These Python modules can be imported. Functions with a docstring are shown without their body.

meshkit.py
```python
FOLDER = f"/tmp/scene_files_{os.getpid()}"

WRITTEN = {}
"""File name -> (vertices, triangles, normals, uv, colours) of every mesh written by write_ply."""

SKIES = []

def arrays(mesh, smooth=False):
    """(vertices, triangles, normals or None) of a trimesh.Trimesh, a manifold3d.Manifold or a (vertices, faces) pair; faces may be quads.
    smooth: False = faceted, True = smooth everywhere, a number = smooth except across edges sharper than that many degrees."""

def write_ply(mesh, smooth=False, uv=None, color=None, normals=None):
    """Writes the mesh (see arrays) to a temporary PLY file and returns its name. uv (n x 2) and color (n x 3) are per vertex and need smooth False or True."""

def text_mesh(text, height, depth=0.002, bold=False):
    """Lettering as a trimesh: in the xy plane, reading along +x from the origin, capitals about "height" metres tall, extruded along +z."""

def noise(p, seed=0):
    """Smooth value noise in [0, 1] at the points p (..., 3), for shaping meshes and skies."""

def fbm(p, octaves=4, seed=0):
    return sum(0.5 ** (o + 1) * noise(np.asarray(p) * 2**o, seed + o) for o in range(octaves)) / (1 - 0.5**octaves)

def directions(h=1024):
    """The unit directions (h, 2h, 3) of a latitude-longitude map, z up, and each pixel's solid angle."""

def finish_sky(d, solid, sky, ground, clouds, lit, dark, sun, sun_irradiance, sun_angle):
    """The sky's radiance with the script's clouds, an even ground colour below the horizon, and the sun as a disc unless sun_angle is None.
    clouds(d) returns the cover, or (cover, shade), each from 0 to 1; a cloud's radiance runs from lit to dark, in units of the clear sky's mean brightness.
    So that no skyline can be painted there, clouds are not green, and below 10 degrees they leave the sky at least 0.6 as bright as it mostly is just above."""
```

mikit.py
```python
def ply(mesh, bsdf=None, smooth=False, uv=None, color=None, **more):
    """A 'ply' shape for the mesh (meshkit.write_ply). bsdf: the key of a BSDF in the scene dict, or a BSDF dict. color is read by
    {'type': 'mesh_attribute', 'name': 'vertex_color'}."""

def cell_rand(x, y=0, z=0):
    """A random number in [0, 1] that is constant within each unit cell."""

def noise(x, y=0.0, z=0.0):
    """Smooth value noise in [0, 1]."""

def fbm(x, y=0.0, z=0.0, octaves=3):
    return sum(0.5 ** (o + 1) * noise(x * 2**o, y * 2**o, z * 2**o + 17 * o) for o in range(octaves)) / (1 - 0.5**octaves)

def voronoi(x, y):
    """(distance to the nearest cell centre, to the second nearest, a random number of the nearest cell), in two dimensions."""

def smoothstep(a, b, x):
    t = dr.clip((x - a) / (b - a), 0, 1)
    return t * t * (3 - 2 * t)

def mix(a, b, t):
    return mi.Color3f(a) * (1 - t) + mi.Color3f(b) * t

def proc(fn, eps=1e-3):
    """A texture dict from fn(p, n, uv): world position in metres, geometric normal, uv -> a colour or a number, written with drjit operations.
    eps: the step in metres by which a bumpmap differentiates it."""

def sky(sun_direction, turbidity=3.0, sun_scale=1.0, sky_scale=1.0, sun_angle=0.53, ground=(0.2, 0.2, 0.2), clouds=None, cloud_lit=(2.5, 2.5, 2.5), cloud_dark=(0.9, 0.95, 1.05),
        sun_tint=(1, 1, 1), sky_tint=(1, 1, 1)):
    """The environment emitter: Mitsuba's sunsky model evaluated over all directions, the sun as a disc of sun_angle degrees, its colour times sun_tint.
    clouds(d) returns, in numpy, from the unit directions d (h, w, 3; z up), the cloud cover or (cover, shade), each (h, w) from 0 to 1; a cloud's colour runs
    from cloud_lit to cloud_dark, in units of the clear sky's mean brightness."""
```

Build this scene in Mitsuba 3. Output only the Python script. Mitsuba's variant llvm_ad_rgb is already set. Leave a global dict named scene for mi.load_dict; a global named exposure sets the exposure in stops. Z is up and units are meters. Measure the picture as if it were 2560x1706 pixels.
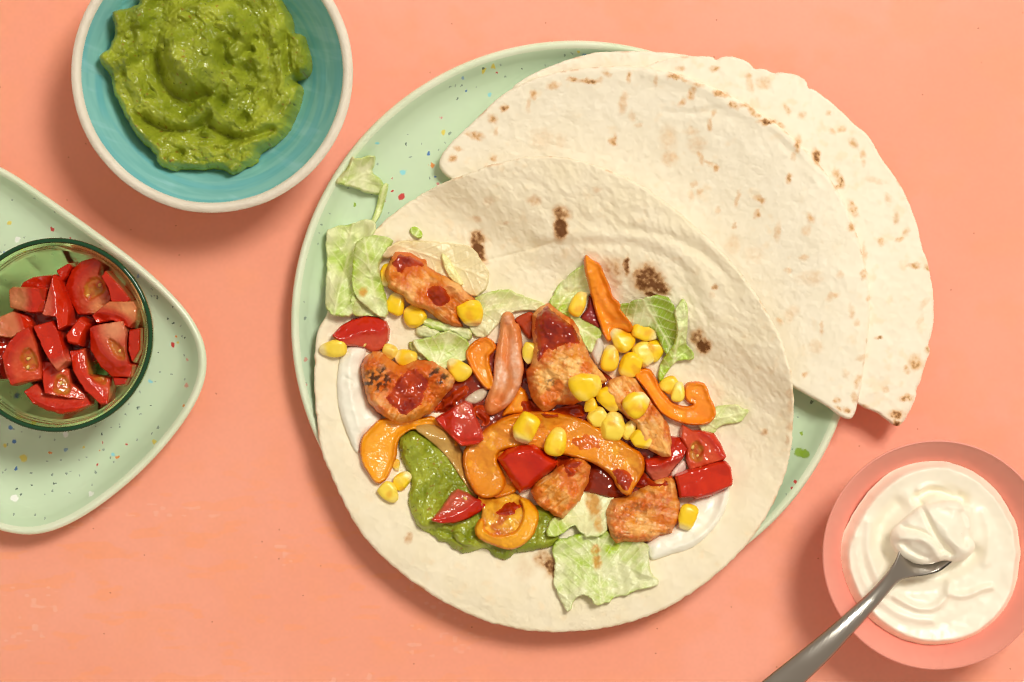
import math, numpy as np, trimesh, shapely, drjit as dr, mitsuba as mi, mikit, meshkit
from scipy import ndimage
from scipy.spatial import Delaunay
from scipy.interpolate import LinearNDInterpolator
from shapely.geometry import Polygon, LineString

T = mi.ScalarTransform4f
scene, labels = {}, {}
# ------------------------------------------------------------------ camera, light, exposure
S, H = 0.00017, 1.10            # metres per photo pixel on the table, height of the camera
scene['camera'] = {'type': 'perspective', 'fov': math.degrees(2 * math.atan(1280 * S / H)), 'fov_axis': 'x', 'near_clip': 0.05, 'far_clip': 20.0,
                   'to_world': T().look_at(origin=[0, 0, H], target=[0, 0, 0], up=[0, 1, 0])}
exposure = -0.02
KEY = (0.66, 0.80, 1.92)
key_to = T().look_at(origin=list(KEY), target=[0.02, 0.0, 0.0], up=[0, 0, 1]) @ T().scale([0.26, 0.26, 1])
scene['key_lamp'] = {'type': 'rectangle', 'to_world': key_to, 'emitter': {'type': 'area', 'radiance': {'type': 'rgb', 'value': [46.5, 45.0, 40.5]}}}
labels['key_lamp'] = {'label': 'square white softbox lamp high above the table at upper right', 'category': 'studio lamp'}
scene['room_light'] = {'type': 'constant', 'radiance': {'type': 'rgb', 'value': [0.50, 0.42, 0.34]}}

# ------------------------------------------------------------------ materials
VC = {'type': 'mesh_attribute', 'name': 'vertex_color'}
def mat(name, rough, spec=0.5, base=None, bump=None, **kw):
    b = {'type': 'principled', 'base_color': base or VC, 'roughness': rough, 'specular': spec, **kw}
    if bump:
        b = {'type': 'bumpmap', 'tex': mikit.proc(bump, eps=1.5e-4), 'scale': 1.0, 'bsdf': b}
    scene[name] = {'type': 'twosided', 'bsdf': b}
def lumpy(amp, f1, f2=None):
    def fn(p, n, uv):
        v = mikit.fbm(p.x * f1, p.y * f1, p.z * f1, 2)
        if f2: v = v + 0.45 * mikit.noise(p.x * f2, p.y * f2, p.z * f2)
        return v * amp
    return fn
mat('m_dry', 0.72, 0.25, bump=lumpy(0.00035, 900, 2600))
mat('m_meat', 0.25, 0.5, bump=lumpy(0.00055, 900, 2300))
mat('m_sauce', 0.12, 0.55, bump=lumpy(0.00050, 600))
mat('m_pepper', 0.17, 0.5, bump=lumpy(0.00035, 700, 1900))
mat('m_skin', 0.13, 0.5)
mat('m_flesh', 0.17, 0.5, bump=lumpy(0.00035, 500, 1300))
mat('m_corn', 0.33, 0.45)
mat('m_leaf', 0.36, 0.4, bump=lumpy(0.00022, 420, 1300))
mat('m_guac', 0.20, 0.5, bump=lumpy(0.0005, 500, 1500))
mat('m_cream', 0.33, 0.4)
mat('m_ceramic', 0.16, 0.5)
mat('m_matte', 0.55, 0.35, bump=lumpy(0.00012, 1600))
def steel_bump(p, n, uv):
    a = 0.60 * p.x + 0.80 * p.y; b = 0.80 * p.x - 0.60 * p.y
    return 0.000035 * mikit.noise(a * 300, b * 6000, p.z * 200)
scene['m_steel'] = {'type': 'twosided', 'bsdf': {'type': 'bumpmap', 'tex': mikit.proc(steel_bump, eps=8e-5), 'scale': 1.0,
    'bsdf': {'type': 'principled', 'base_color': {'type': 'rgb', 'value': [0.40, 0.375, 0.34]}, 'metallic': 1.0, 'roughness': 0.20}}}
scene['m_glass'] = {'type': 'dielectric', 'int_ior': 1.5, 'ext_ior': 1.0, 'specular_transmittance': {'type': 'rgb', 'value': [0.80, 0.93, 0.68]}}

def table_color(p, n, uv):
    a = mikit.fbm(p.x * 9, p.y * 9, 0.0, 4)
    b = mikit.fbm(p.x * 60, p.y * 75, 3.0, 3)
    c = mikit.noise(p.x * 900, p.y * 900, 1.0)
    col = mikit.mix((0.815, 0.320, 0.212), (0.840, 0.355, 0.252), mikit.smoothstep(0.35, 0.65, a))
    col = mikit.mix(col, (0.83, 0.325, 0.195), 0.5 * mikit.smoothstep(0.5, 0.75, b))
    d = mikit.fbm(p.x * 75 + 4, p.y * 230, 7.0, 3)
    zone = mikit.smoothstep(-0.02, -0.09, p.y) * mikit.smoothstep(0.03, -0.06, p.x)
    col = mikit.mix(col, (0.86, 0.305, 0.115), 0.32 * mikit.smoothstep(0.60, 0.70, d) * zone)
    e = mikit.noise(p.x * 330, p.y * 620, 11.0) * mikit.smoothstep(0.5, 0.8, mikit.noise(p.x * 30, p.y * 55, 5.0))
    col = mikit.mix(col, (0.88, 0.52, 0.40), 0.30 * mikit.smoothstep(0.72, 0.86, e) * zone)
    f, g, w = mikit.voronoi(p.x * 70, p.y * 70)
    col = mikit.mix(col, (0.45, 0.13, 0.07), 0.65 * mikit.smoothstep(0.035, 0.015, f) * mikit.smoothstep(0.84, 0.87, w))
    return col * (0.985 + 0.03 * c)
def table_bump(p, n, uv):
    return 0.00022 * mikit.fbm(p.x * 240, p.y * 300, 0.0, 4) + 0.00006 * mikit.noise(p.x * 1700, p.y * 1700, 0.0)
scene['m_table'] = {'type': 'bumpmap', 'tex': mikit.proc(table_bump, eps=2e-4), 'scale': 1.0,
                    'bsdf': {'type': 'principled', 'base_color': mikit.proc(table_color), 'roughness': 0.62, 'specular': 0.3}}

# ------------------------------------------------------------------ coordinates of the photograph and the height of what lies there
def crop(x0, y0, s):
    return lambda pts: np.asarray(pts, float) / s + np.array([x0, y0])
A = crop(780, 600, 3.919); B = crop(1250, 600, 3.92); D = crop(0, 0, 0.9191); E = crop(880, 750, 3.92); F = crop(1150, 720, 4.127)
G = crop(850, 950, 3.136); Hc = crop(1300, 950, 2.613); I = crop(0, 550, 1.96); J = crop(150, 0, 2.8); K = crop(1880, 1050, 2.39)
P = crop(700, 80, 2.353); Q = crop(1500, 100, 2.613); R = crop(1700, 600, 2.851); U = crop(780, 560, 5.81); N = crop(0, 0, 1.0); V3 = crop(1400, 850, 3.92)

def world(px, z):
    px = np.asarray(px, float); k = S * (H - z) / H
    return np.stack([(px[..., 0] - 1280) * k, (853 - px[..., 1]) * k], -1)

RES, X0, Y0, NX, NY = 0.0004, -0.262, -0.182, 1310, 910
support = np.zeros((NY, NX))
gx, gy = np.meshgrid(X0 + np.arange(NX) * RES, Y0 + np.arange(NY) * RES)

def sample(field, xy, x0=X0, y0=Y0):
    return ndimage.map_coordinates(field, [(xy[:, 1] - y0) / RES, (xy[:, 0] - x0) / RES], order=1, mode='nearest')

def window(xy, margin):
    i0 = max(int((xy[:, 0].min() - margin - X0) / RES), 0); i1 = min(int((xy[:, 0].max() + margin - X0) / RES) + 2, NX)
    j0 = max(int((xy[:, 1].min() - margin - Y0) / RES), 0); j1 = min(int((xy[:, 1].max() + margin - Y0) / RES) + 2, NY)
    return slice(j0, j1), slice(i0, i1), X0 + i0 * RES, Y0 + j0 * RES

def lay(poly_w, xy, z):
    """what has just been put down becomes support for what follows"""
    js, is_, _, _ = window(xy, 0)
    if js.stop - js.start < 2 or is_.stop - is_.start < 2: return
    x, y = gx[js, is_], gy[js, is_]
    inside = shapely.contains_xy(poly_w, x, y)
    if not inside.any(): return
    v = LinearNDInterpolator(xy, z)(x[inside], y[inside])
    s = support[js, is_]
    s[inside] = np.fmax(s[inside], v)

def fb(x, y, s, octaves=3, seed=0):
    """fbm around zero; s = feature size in photo pixels"""
    out, x, y = 0.0, np.asarray(x, float) / s, np.asarray(y, float) / s
    for o in range(octaves):                                # each octave turned, so that no grid shows
        x, y = 0.7986 * x - 0.6018 * y + 3.1 * seed + 0.37, 0.6018 * x + 0.7986 * y - 1.7 * seed
        out = out + 0.5 ** (o + 1) * meshkit.noise(np.stack([x * 2 ** o, y * 2 ** o, np.full_like(x, seed * 3.7 + 0.31)], -1), seed + o)
    return out / (1 - 0.5 ** octaves) - 0.5

def facets(x, y, size, amp, sd):
    """a creased surface: flat facets about size px wide that meet in edges, heights within +-amp mm"""
    rng = np.random.default_rng(7000 + sd)
    x0, x1, y0, y1 = x.min() - 2 * size, x.max() + 2 * size, y.min() - 2 * size, y.max() + 2 * size
    a, b = np.meshgrid(np.arange(x0, x1, size), np.arange(y0, y1, size))
    q = np.stack([a, b], -1).reshape(-1, 2) + rng.uniform(-0.42, 0.42, (a.size, 2)) * size
    return LinearNDInterpolator(q, rng.uniform(-amp, amp, len(q)), fill_value=0.0)(np.c_[x, y])

def ss(a, b, x):
    t = np.clip((x - a) / (b - a), 0, 1); return t * t * (3 - 2 * t)

def mixc(a, b, t):
    return np.asarray(a, float) * (1 - t[:, None]) + np.asarray(b, float) * t[:, None]

def emit(key, v, f, c, bsdf, nrm):
    used, inv = np.unique(f, return_inverse=True)
    path = meshkit.write_ply((v[used], inv.reshape(-1, 3)), False, None, None if c is None else np.clip(c[used], 0, 1), normals=nrm[used])
    scene[key] = {'type': 'ply', 'filename': path, 'face_normals': False, 'bsdf': {'type': 'ref', 'id': bsdf}}

def normals(v, f):
    n, fn = np.zeros_like(v), np.cross(v[f[:, 1]] - v[f[:, 0]], v[f[:, 2]] - v[f[:, 0]])
    for k in range(3): np.add.at(n, f[:, k], fn)
    return n / np.maximum(np.linalg.norm(n, axis=1, keepdims=True), 1e-30)

count = {}
def name(kind):
    n = count.get(kind, 0); count[kind] = n + 1
    return kind if n == 0 else f'{kind}_{n:03d}'
def tag(key, label, cat, group=None, kind=None):
    labels[key] = {'label': label, 'category': cat}
    if group: labels[key]['group'] = group
    if kind: labels[key]['kind'] = kind

def chaikin(p, n):
    p = np.asarray(p, float)
    for _ in range(n):
        q = np.roll(p, -1, 0)
        p = np.stack([0.75 * p + 0.25 * q, 0.25 * p + 0.75 * q], 1).reshape(-1, 2)
    return p

def resample(p, step, closed=True):
    p = np.vstack([p, p[:1]]) if closed else np.asarray(p)
    s = np.r_[0, np.cumsum(np.linalg.norm(np.diff(p, axis=0), axis=1))]
    n = max(int(s[-1] / step), 4)
    t = np.linspace(0, s[-1], n, endpoint=not closed)
    return np.stack([np.interp(t, s, p[:, k]) for k in (0, 1)], -1)

seed_count = [0]
def blob(key, pts, h, r, color, bsdf, base=('drape', 2.0, 2.0), hb=None, step=3.0, wob=(0, 10), bumps=(), extra=None, round_=2, off=0.0,
         parts=None, cls=None, z0=None, profile='round', lay_it=True, grow=0.0):
    """A closed solid over an outline given in photo pixels: it rises from its edge over r (px) to the thickness h (mm) and lies on what is already there.
    base: ('drape', smoothing mm, spread mm) follows what lies below; ('flat', q) is rigid on a fitted plane; a function (x, y) gives mm."""
    seed_count[0] += 1; sd = seed_count[0]
    b = resample(chaikin(pts, round_) if round_ else np.array(Polygon(pts).buffer(0).buffer(-3).buffer(6).buffer(-3).exterior.coords)[:-1], step)
    if wob[0]:
        c = b - b.mean(0); nrm = c / np.linalg.norm(c, axis=1, keepdims=True)
        b = b + nrm * (wob[0] * 2 * fb(b[:, 0], b[:, 1], wob[1], 3, sd))[:, None]
    poly = Polygon(b).buffer(0).buffer(grow)
    if poly.geom_type != 'Polygon': poly = max(poly.geoms, key=lambda g: g.area)
    ring = resample(np.array(poly.exterior.coords)[:-1], step)
    pts_all, seen = [ring], 0.0
    for q in (0.05, 0.18, 0.42):
        g = poly.buffer(-max(q * r, 0.25))
        seen = max(q * r, 0.25)
        for gg in getattr(g, 'geoms', [g]):
            if not gg.is_empty and gg.length > 6 * step: pts_all.append(resample(np.array(gg.exterior.coords)[:-1], step))
    core = poly.buffer(-(seen + 0.45 * step))
    if not core.is_empty:
        x0, y0, x1, y1 = core.bounds
        xs, ys = np.meshgrid(np.arange(x0, x1 + step, step), np.arange(y0, y1 + step, step * 0.866))
        xs = xs + (np.arange(xs.shape[0]) % 2)[:, None] * step / 2
        k = shapely.contains_xy(core, xs, ys)
        pts_all.append(np.stack([xs[k], ys[k]], -1))
    nb, p = len(ring), np.vstack(pts_all)
    tri = Delaunay(p).simplices
    cen = p[tri].mean(1)
    tri = tri[shapely.contains_xy(poly.buffer(0.02), cen[:, 0], cen[:, 1])]
    e1, e2 = p[tri[:, 1]] - p[tri[:, 0]], p[tri[:, 2]] - p[tri[:, 0]]
    cr = e1[:, 0] * e2[:, 1] - e1[:, 1] * e2[:, 0]
    tri = tri[np.abs(cr) > 1e-4]; cr = cr[np.abs(cr) > 1e-4]
    tri[cr > 0] = tri[cr > 0][:, [0, 2, 1]]         # y of the photo runs down: so the upper side faces up
    x, y = p[:, 0], p[:, 1]
    d = shapely.distance(shapely.points(p), poly.exterior)
    d[:nb] = 0
    mid = np.array([poly.representative_point().x, poly.representative_point().y])
    zc = float(sample(support, world(mid[None], 0.015))[0]) + h * 0.0005 if z0 is None else z0
    if not callable(base):
        zc = float(np.percentile(sample(support, world(p, zc)), 60)) + h * 0.0005
    w = world(p, zc)
    if callable(base):
        zb = base(x, y) / 1000
    elif base[0] == 'drape':
        js, is_, wx, wy = window(w, 0.02)
        loc = support[js, is_]
        if base[2]: loc = ndimage.maximum_filter(loc, size=int(base[2] / 1000 / RES) | 1)
        if base[1]: loc = ndimage.gaussian_filter(loc, base[1] / 1000 / RES)
        zb = sample(loc, w, wx, wy)
    else:
        zs = sample(support, w)
        m = np.c_[w - w.mean(0), np.ones(len(w))]
        g = np.linalg.lstsq(m, zs, rcond=None)[0]
        sl = np.linalg.norm(g[:2]); lim = base[2] if len(base) > 2 else 0.3
        if sl > lim: g[:2] *= lim / sl
        res = zs - m[:, :2] @ g[:2]
        zb = m[:, :2] @ g[:2] + np.percentile(res, base[1])
    zb = zb + off / 1000
    t = np.clip(d / r, 0, 1)
    prof = np.sqrt(1 - (1 - t) ** 2) if profile == 'round' else ss(0, 1, t)
    hb = 0.35 * h if hb is None else hb
    ht = np.full(len(p), float(h))
    if extra is not None: ht = ht + extra(x, y, d)
    lump = np.zeros(len(p))
    for k, (amp, sc) in enumerate(bumps): lump += 2 * amp * fb(x, y, sc, 2, sd * 7 + k)
    top = zb + (ht + lump) * prof / 1000
    top[:nb] = zb[:nb]
    bot = np.minimum(zb - hb * np.sqrt(np.clip(1 - (1 - t) ** 2, 0, 1)) / 1000, top - 0.0002)
    top3 = np.c_[w, top]
    # the lower side: same points, but the edge is shared
    idx = np.arange(len(p)); idx[nb:] = len(p) + np.arange(len(p) - nb)
    v = np.vstack([top3, np.c_[w, bot][nb:]])
    f = np.vstack([tri, idx[tri[:, ::-1]]])
    c = color(x, y, d, sd)
    c = np.vstack([c, c[nb:]])
    nrm = normals(v, f)
    if parts:
        kl = cls(x, y, d)
        kl = np.r_[kl, kl[nb:]]
        fc = np.sort(kl[f], axis=1)[:, 1]
        for n_, (suffix, bs) in enumerate(parts):
            if (fc == n_).any(): emit(f'{key}__{suffix}', v, f[fc == n_], c, bs, nrm)
    else:
        emit(key, v, f, c, bsdf, nrm)
    if lay_it:
        lay(Polygon(world(ring, zc)).buffer(0), w, top)
    return p, top

def revolve(prof, n=160, wobble=None):
    """(vertices, faces) of a lathe profile [(r, z), ...] about z; wobble(angle) scales the radius"""
    prof = np.asarray(prof, float); a = np.arange(n) * 2 * np.pi / n
    k = np.ones(n) if wobble is None else wobble(a)
    v = np.stack([np.outer(prof[:, 0], k * np.cos(a)), np.outer(prof[:, 0], k * np.sin(a)), np.repeat(prof[:, 1:2], n, 1)], -1).reshape(-1, 3)
    m = len(prof); i, j = np.meshgrid(np.arange(m - 1), np.arange(n), indexing='ij')
    q = np.stack([i * n + j, i * n + (j + 1) % n, (i + 1) * n + (j + 1) % n, (i + 1) * n + j], -1).reshape(-1, 4)
    return v, np.vstack([q[:, [0, 1, 2]], q[:, [0, 2, 3]]])

def smooth_profile(p, n=4):
    p = np.asarray(p, float)
    for _ in range(n):
        q = np.stack([0.75 * p[:-1] + 0.25 * p[1:], 0.25 * p[:-1] + 0.75 * p[1:]], 1).reshape(-1, 2)
        p = np.vstack([p[:1], q, p[-1:]])
    return p

# ------------------------------------------------------------------ the table
def flat(key, x, y, bsdf, z=0.0):
    path = meshkit.write_ply((np.array([[-x, -y, z], [x, -y, z], [x, y, z], [-x, y, z]]), np.array([[0, 1, 2], [0, 2, 3]])), False)
    scene[key] = {'type': 'ply', 'filename': path, 'face_normals': True, 'bsdf': {'type': 'ref', 'id': bsdf}}
flat('table_top', 0.75, 0.55, 'm_table')
tag('table_top', 'matte salmon orange painted table top under all the dishes', 'table', kind='structure')

# ------------------------------------------------------------------ plates with speckled glaze
GLAZE = {'r': (0.55, 0.02, 0.03), 'o': (0.75, 0.25, 0.05), 'y': (0.68, 0.58, 0.10), 'b': (0.05, 0.16, 0.45), 'c': (0.25, 0.62, 0.70), 'k': (0.10, 0.15, 0.13), 'w': (0.80, 0.83, 0.78), 'g': (0.26, 0.42, 0.04), 'p': (0.70, 0.25, 0.25)}
def glaze(spots, seed, tone):
    data = [(*world(np.array(q, float), 0.008), rad * S, GLAZE[c]) for q, rad, c in spots]
    def fn(p, n, uv):
        col = mikit.mix((0.515, 0.655, 0.455), (0.555, 0.690, 0.500), mikit.fbm(p.x * 30, p.y * 30, seed, 3)) * tone
        jx = p.x + 0.0010 * (mikit.noise(p.x * 900, p.y * 900, 2.0) - 0.5); jy = p.y + 0.0010 * (mikit.noise(p.x * 900, p.y * 900, 9.0) - 0.5)
        for freq, thr, rad, cc in ((120, 0.66, 0.075, (0.16, 0.24, 0.20)), (210, 0.80, 0.11, (0.25, 0.34, 0.28)), (95, 0.90, 0.09, (0.15, 0.30, 0.50)), (80, 0.93, 0.08, (0.70, 0.25, 0.20))):
            f, g, w = mikit.voronoi(jx * freq + seed, jy * freq)
            col = mikit.mix(col, cc, 0.75 * mikit.smoothstep(rad, rad * 0.55, f) * dr.select(w > thr, 1.0, 0.0))
        for cx, cy, rad, cc in data:
            q = dr.sqrt(dr.square(jx - float(cx)) + dr.square(jy - float(cy)))
            col = mikit.mix(col, cc, 0.92 * mikit.smoothstep(float(rad) * 1.15, float(rad) * 0.7, q))
        return col
    return fn
def spots(cr, rows): return [(cr([q[:2]])[0], q[2], q[3]) for q in rows]
big_spots = spots(P, [(715, 970, 8, 'r'), (893, 783, 7, 'o'), (720, 825, 8, 'c'), (873, 715, 4.5, 'b'), (575, 660, 4, 'c'), (960, 590, 7, 'y'), (945, 500, 3, 'p'), (1200, 235, 6, 'y'), (1255, 215, 6, 'y'),
    (1063, 235, 4, 'o'), (1418, 130, 4, 'o'), (1865, 92, 5, 'o'), (1425, 220, 3, 'k'), (1268, 125, 6, 'g'), (1040, 390, 3, 'k'), (1090, 350, 3, 'b'), (745, 660, 3, 'k'), (490, 605, 3, 'k'), (655, 860, 2.6, 'r'),
    (660, 935, 3, 'r'), (615, 990, 4, 'r'), (440, 1015, 5, 'g'), (915, 850, 4, 'b'), (930, 890, 4, 'p'), (1195, 225, 3, 'k'), (1275, 243, 3, 'r'), (1750, 130, 4, 'y'), (1230, 370, 5, 'c')]) + spots(R, [(845, 1515, 13, 'g'), (880, 1525, 11, 'g'), (995, 1455, 5, 'r'), (940, 1155, 4, 'k'), (870, 1380, 4, 'g')]) \
    + spots(K, [(402, 145, 5, 'r'), (350, 260, 5, 'r'), (250, 362, 5, 'r'), (225, 405, 4, 'r'), (40, 640, 4, 'r'), (312, 325, 4, 'b'), (150, 568, 4, 'b'), (80, 605, 4, 'b')])
small_spots = spots(I, [(262, 45, 5, 'r'), (846, 612, 5.5, 'r'), (783, 1142, 6, 'r'), (768, 1083, 6, 'y'), (112, 1168, 11, 'y'), (48, 1020, 6, 'b'), (66, 1086, 6, 'b'), (77, 1218, 4.5, 'b'), (653, 1293, 5, 'b'), (575, 1163, 4.5, 'o'),
    (868, 568, 3.5, 'o'), (70, 1365, 10, 'w'), (452, 1340, 7, 'w'), (735, 795, 6, 'c'), (555, 1150, 5, 'c'), (485, 1133, 3, 'o'), (478, 1202, 3.4, 'r'), (622, 1098, 2.6, 'r'), (498, 1093, 2.5, 'r'), (410, 1117, 4, 'y'), (240, 1143, 5, 'o'),
    (720, 245, 3, 'k'), (780, 382, 3, 'k'), (855, 430, 2.5, 'k'), (825, 483, 3, 'k'), (853, 505, 3, 'k'), (775, 650, 3, 'k'), (913, 577, 2.6, 'k'), (510, 122, 3, 'k'), (670, 923, 2.6, 'k'), (738, 910, 2.6, 'k'), (495, 1047, 3, 'k'), (265, 1290, 3.4, 'k'),
    (80, 1320, 3, 'k'), (100, 1350, 3, 'k'), (150, 1303, 2.6, 'k'), (910, 910, 3.5, 'o'), (160, 1515, 4, 'b'), (85, 860, 11, 'b'), (45, 15, 6, 'y'), (80, 95, 7, 'w'), (320, 1050, 8, 'w'), (20, 1110, 5, 'y'), (870, 605, 4, 'y'), (350, 90, 3, 'r'), (125, 1550, 5, 'o')])
for key, sp, sd in (('m_plate', big_spots, 1.0), ('m_plate_small', small_spots, 5.0)):
    scene[key] = {'type': 'twosided', 'bsdf': {'type': 'principled', 'base_color': mikit.proc(glaze(sp, sd, 1.0)), 'roughness': 0.15, 'specular': 0.45}}
mat('m_rim', 0.22, 0.45, base=mikit.proc(lambda p, n, uv: mikit.mix((0.60, 0.70, 0.50), (0.70, 0.74, 0.58), mikit.noise(p.x * 90, p.y * 90, 1.0))))

PLATE = smooth_profile([(0.0, 6.0), (20, 6.0), (60, 6.0), (96, 6.3), (107, 7.2), (112.5, 11), (115.5, 15.2), (117.2, 17.2), (118.6, 17.8), (119.8, 17.0), (120.2, 15.2), (118, 11), (113, 5), (100, 1.5), (84, 0.6), (40, 0.6), (0, 0.6)], 3) / 1000
def dish(key, center, outline_scale, z, rim_r, mats):
    """outline_scale(angle) scales the round plate into its outline"""
    v, f = revolve(PLATE, 360, None)
    ang = np.arctan2(v[:, 1], v[:, 0]); rr = np.hypot(v[:, 0], v[:, 1])
    R_ = outline_scale(ang)                       # metres to the outer edge
    r2 = np.where(rr > 0.09, R_ - (0.1202 - rr), rr / 0.09 * (R_ - 0.0302))
    v = np.c_[r2 * np.cos(ang) + center[0], r2 * np.sin(ang) + center[1], v[:, 2] + z]
    nrm = normals(v, f)
    mean_r = rr[f].mean(1); mean_z = v[f][:, :, 2].mean(1) - z
    rim = (mean_r > 0.1166) & (mean_z > 0.0150)
    emit(key + '__body', v, f[~rim], None, mats[0], nrm)
    emit(key + '__rim', v, f[rim], None, mats[1], nrm)
    top = np.arange(len(PLATE)) <= np.argmax(PLATE[:, 1])
    keep = np.repeat(top, 360)
    a = np.linspace(0, 2 * np.pi, 361)[:-1]; rr = outline_scale(a)
    pw = Polygon(np.c_[center[0] + rr * np.cos(a), center[1] + rr * np.sin(a)])
    k = keep & (np.arange(len(v)) % 360 % 3 == 0) & (np.arange(len(v)) >= 360)
    lay(pw, np.vstack([v[k, :2], [center]]), np.r_[v[k, 2], 0.006 + z])
pc = world(np.array([1435.6, 806.0]), 0.0175)
PR = 708 * S * (H - 0.0175) / H
dish('large_plate', pc, lambda a: PR * (1 + 0.003 * np.sin(2 * a + 1)), 0, 0, ('m_plate', 'm_rim'))
tag('large_plate', 'large round mint green speckled plate under the tortillas', 'plate')

edge = D([(0, 379), (100, 446), (200, 516), (330, 612), (420, 700), (462, 765), (477, 822), (470, 885), (432, 960), (350, 1062), (250, 1150), (160, 1208), (80, 1234), (0, 1224), (-100, 1180), (-230, 1100), (-360, 980), (-440, 860), (-455, 760), (-430, 650), (-360, 540), (-260, 440), (-160, 375), (-80, 355)])
edge = chaikin(edge, 3)
sc_px = D([[10, 810]])[0]
ew = world(edge, 0.0175); ec = world(sc_px, 0.0175)
ea = np.arctan2(*(ew - ec).T[::-1]); er = np.linalg.norm(ew - ec, axis=1); o = np.argsort(ea)
def small_outline(a):
    return np.interp(a, np.r_[ea[o] - 2 * np.pi, ea[o], ea[o] + 2 * np.pi], np.tile(er[o], 3))
dish('small_plate', ec, small_outline, 0, 0, ('m_plate_small', 'm_rim'))
tag('small_plate', 'mint green speckled pebble shaped plate under the green glass bowl', 'plate')

# ------------------------------------------------------------------ blue bowl of guacamole
def ring_noise(a, k, s): return fb(np.cos(a) * k, np.sin(a) * k, 1.0, 3, s)
bc = world(np.array([529.0, 180.0]), 0.046); BR = 352.5 * S * (H - 0.046) / H * 1000
BOWL_IN = smooth_profile([(0, 7.0), (16, 7.0), (25, 8.2), (36, 16.5), (46, 30.5), (52.4, 42.4), (53.3, 44.4)], 3)
BOWL_OUT = smooth_profile([(53.3, 44.4), (54.0, 45.8), (55.6, 46.5), (BR, 45.2), (BR + 0.1, 43.6), (BR - 4, 34.5), (50, 24), (40, 12), (30, 3.5), (27, 0.5), (0, 0.6)], 3)
wob_ = lambda a: 1 + 0.012 * ring_noise(a, 1.2, 3) + 0.004 * ring_noise(a, 5, 5)
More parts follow.
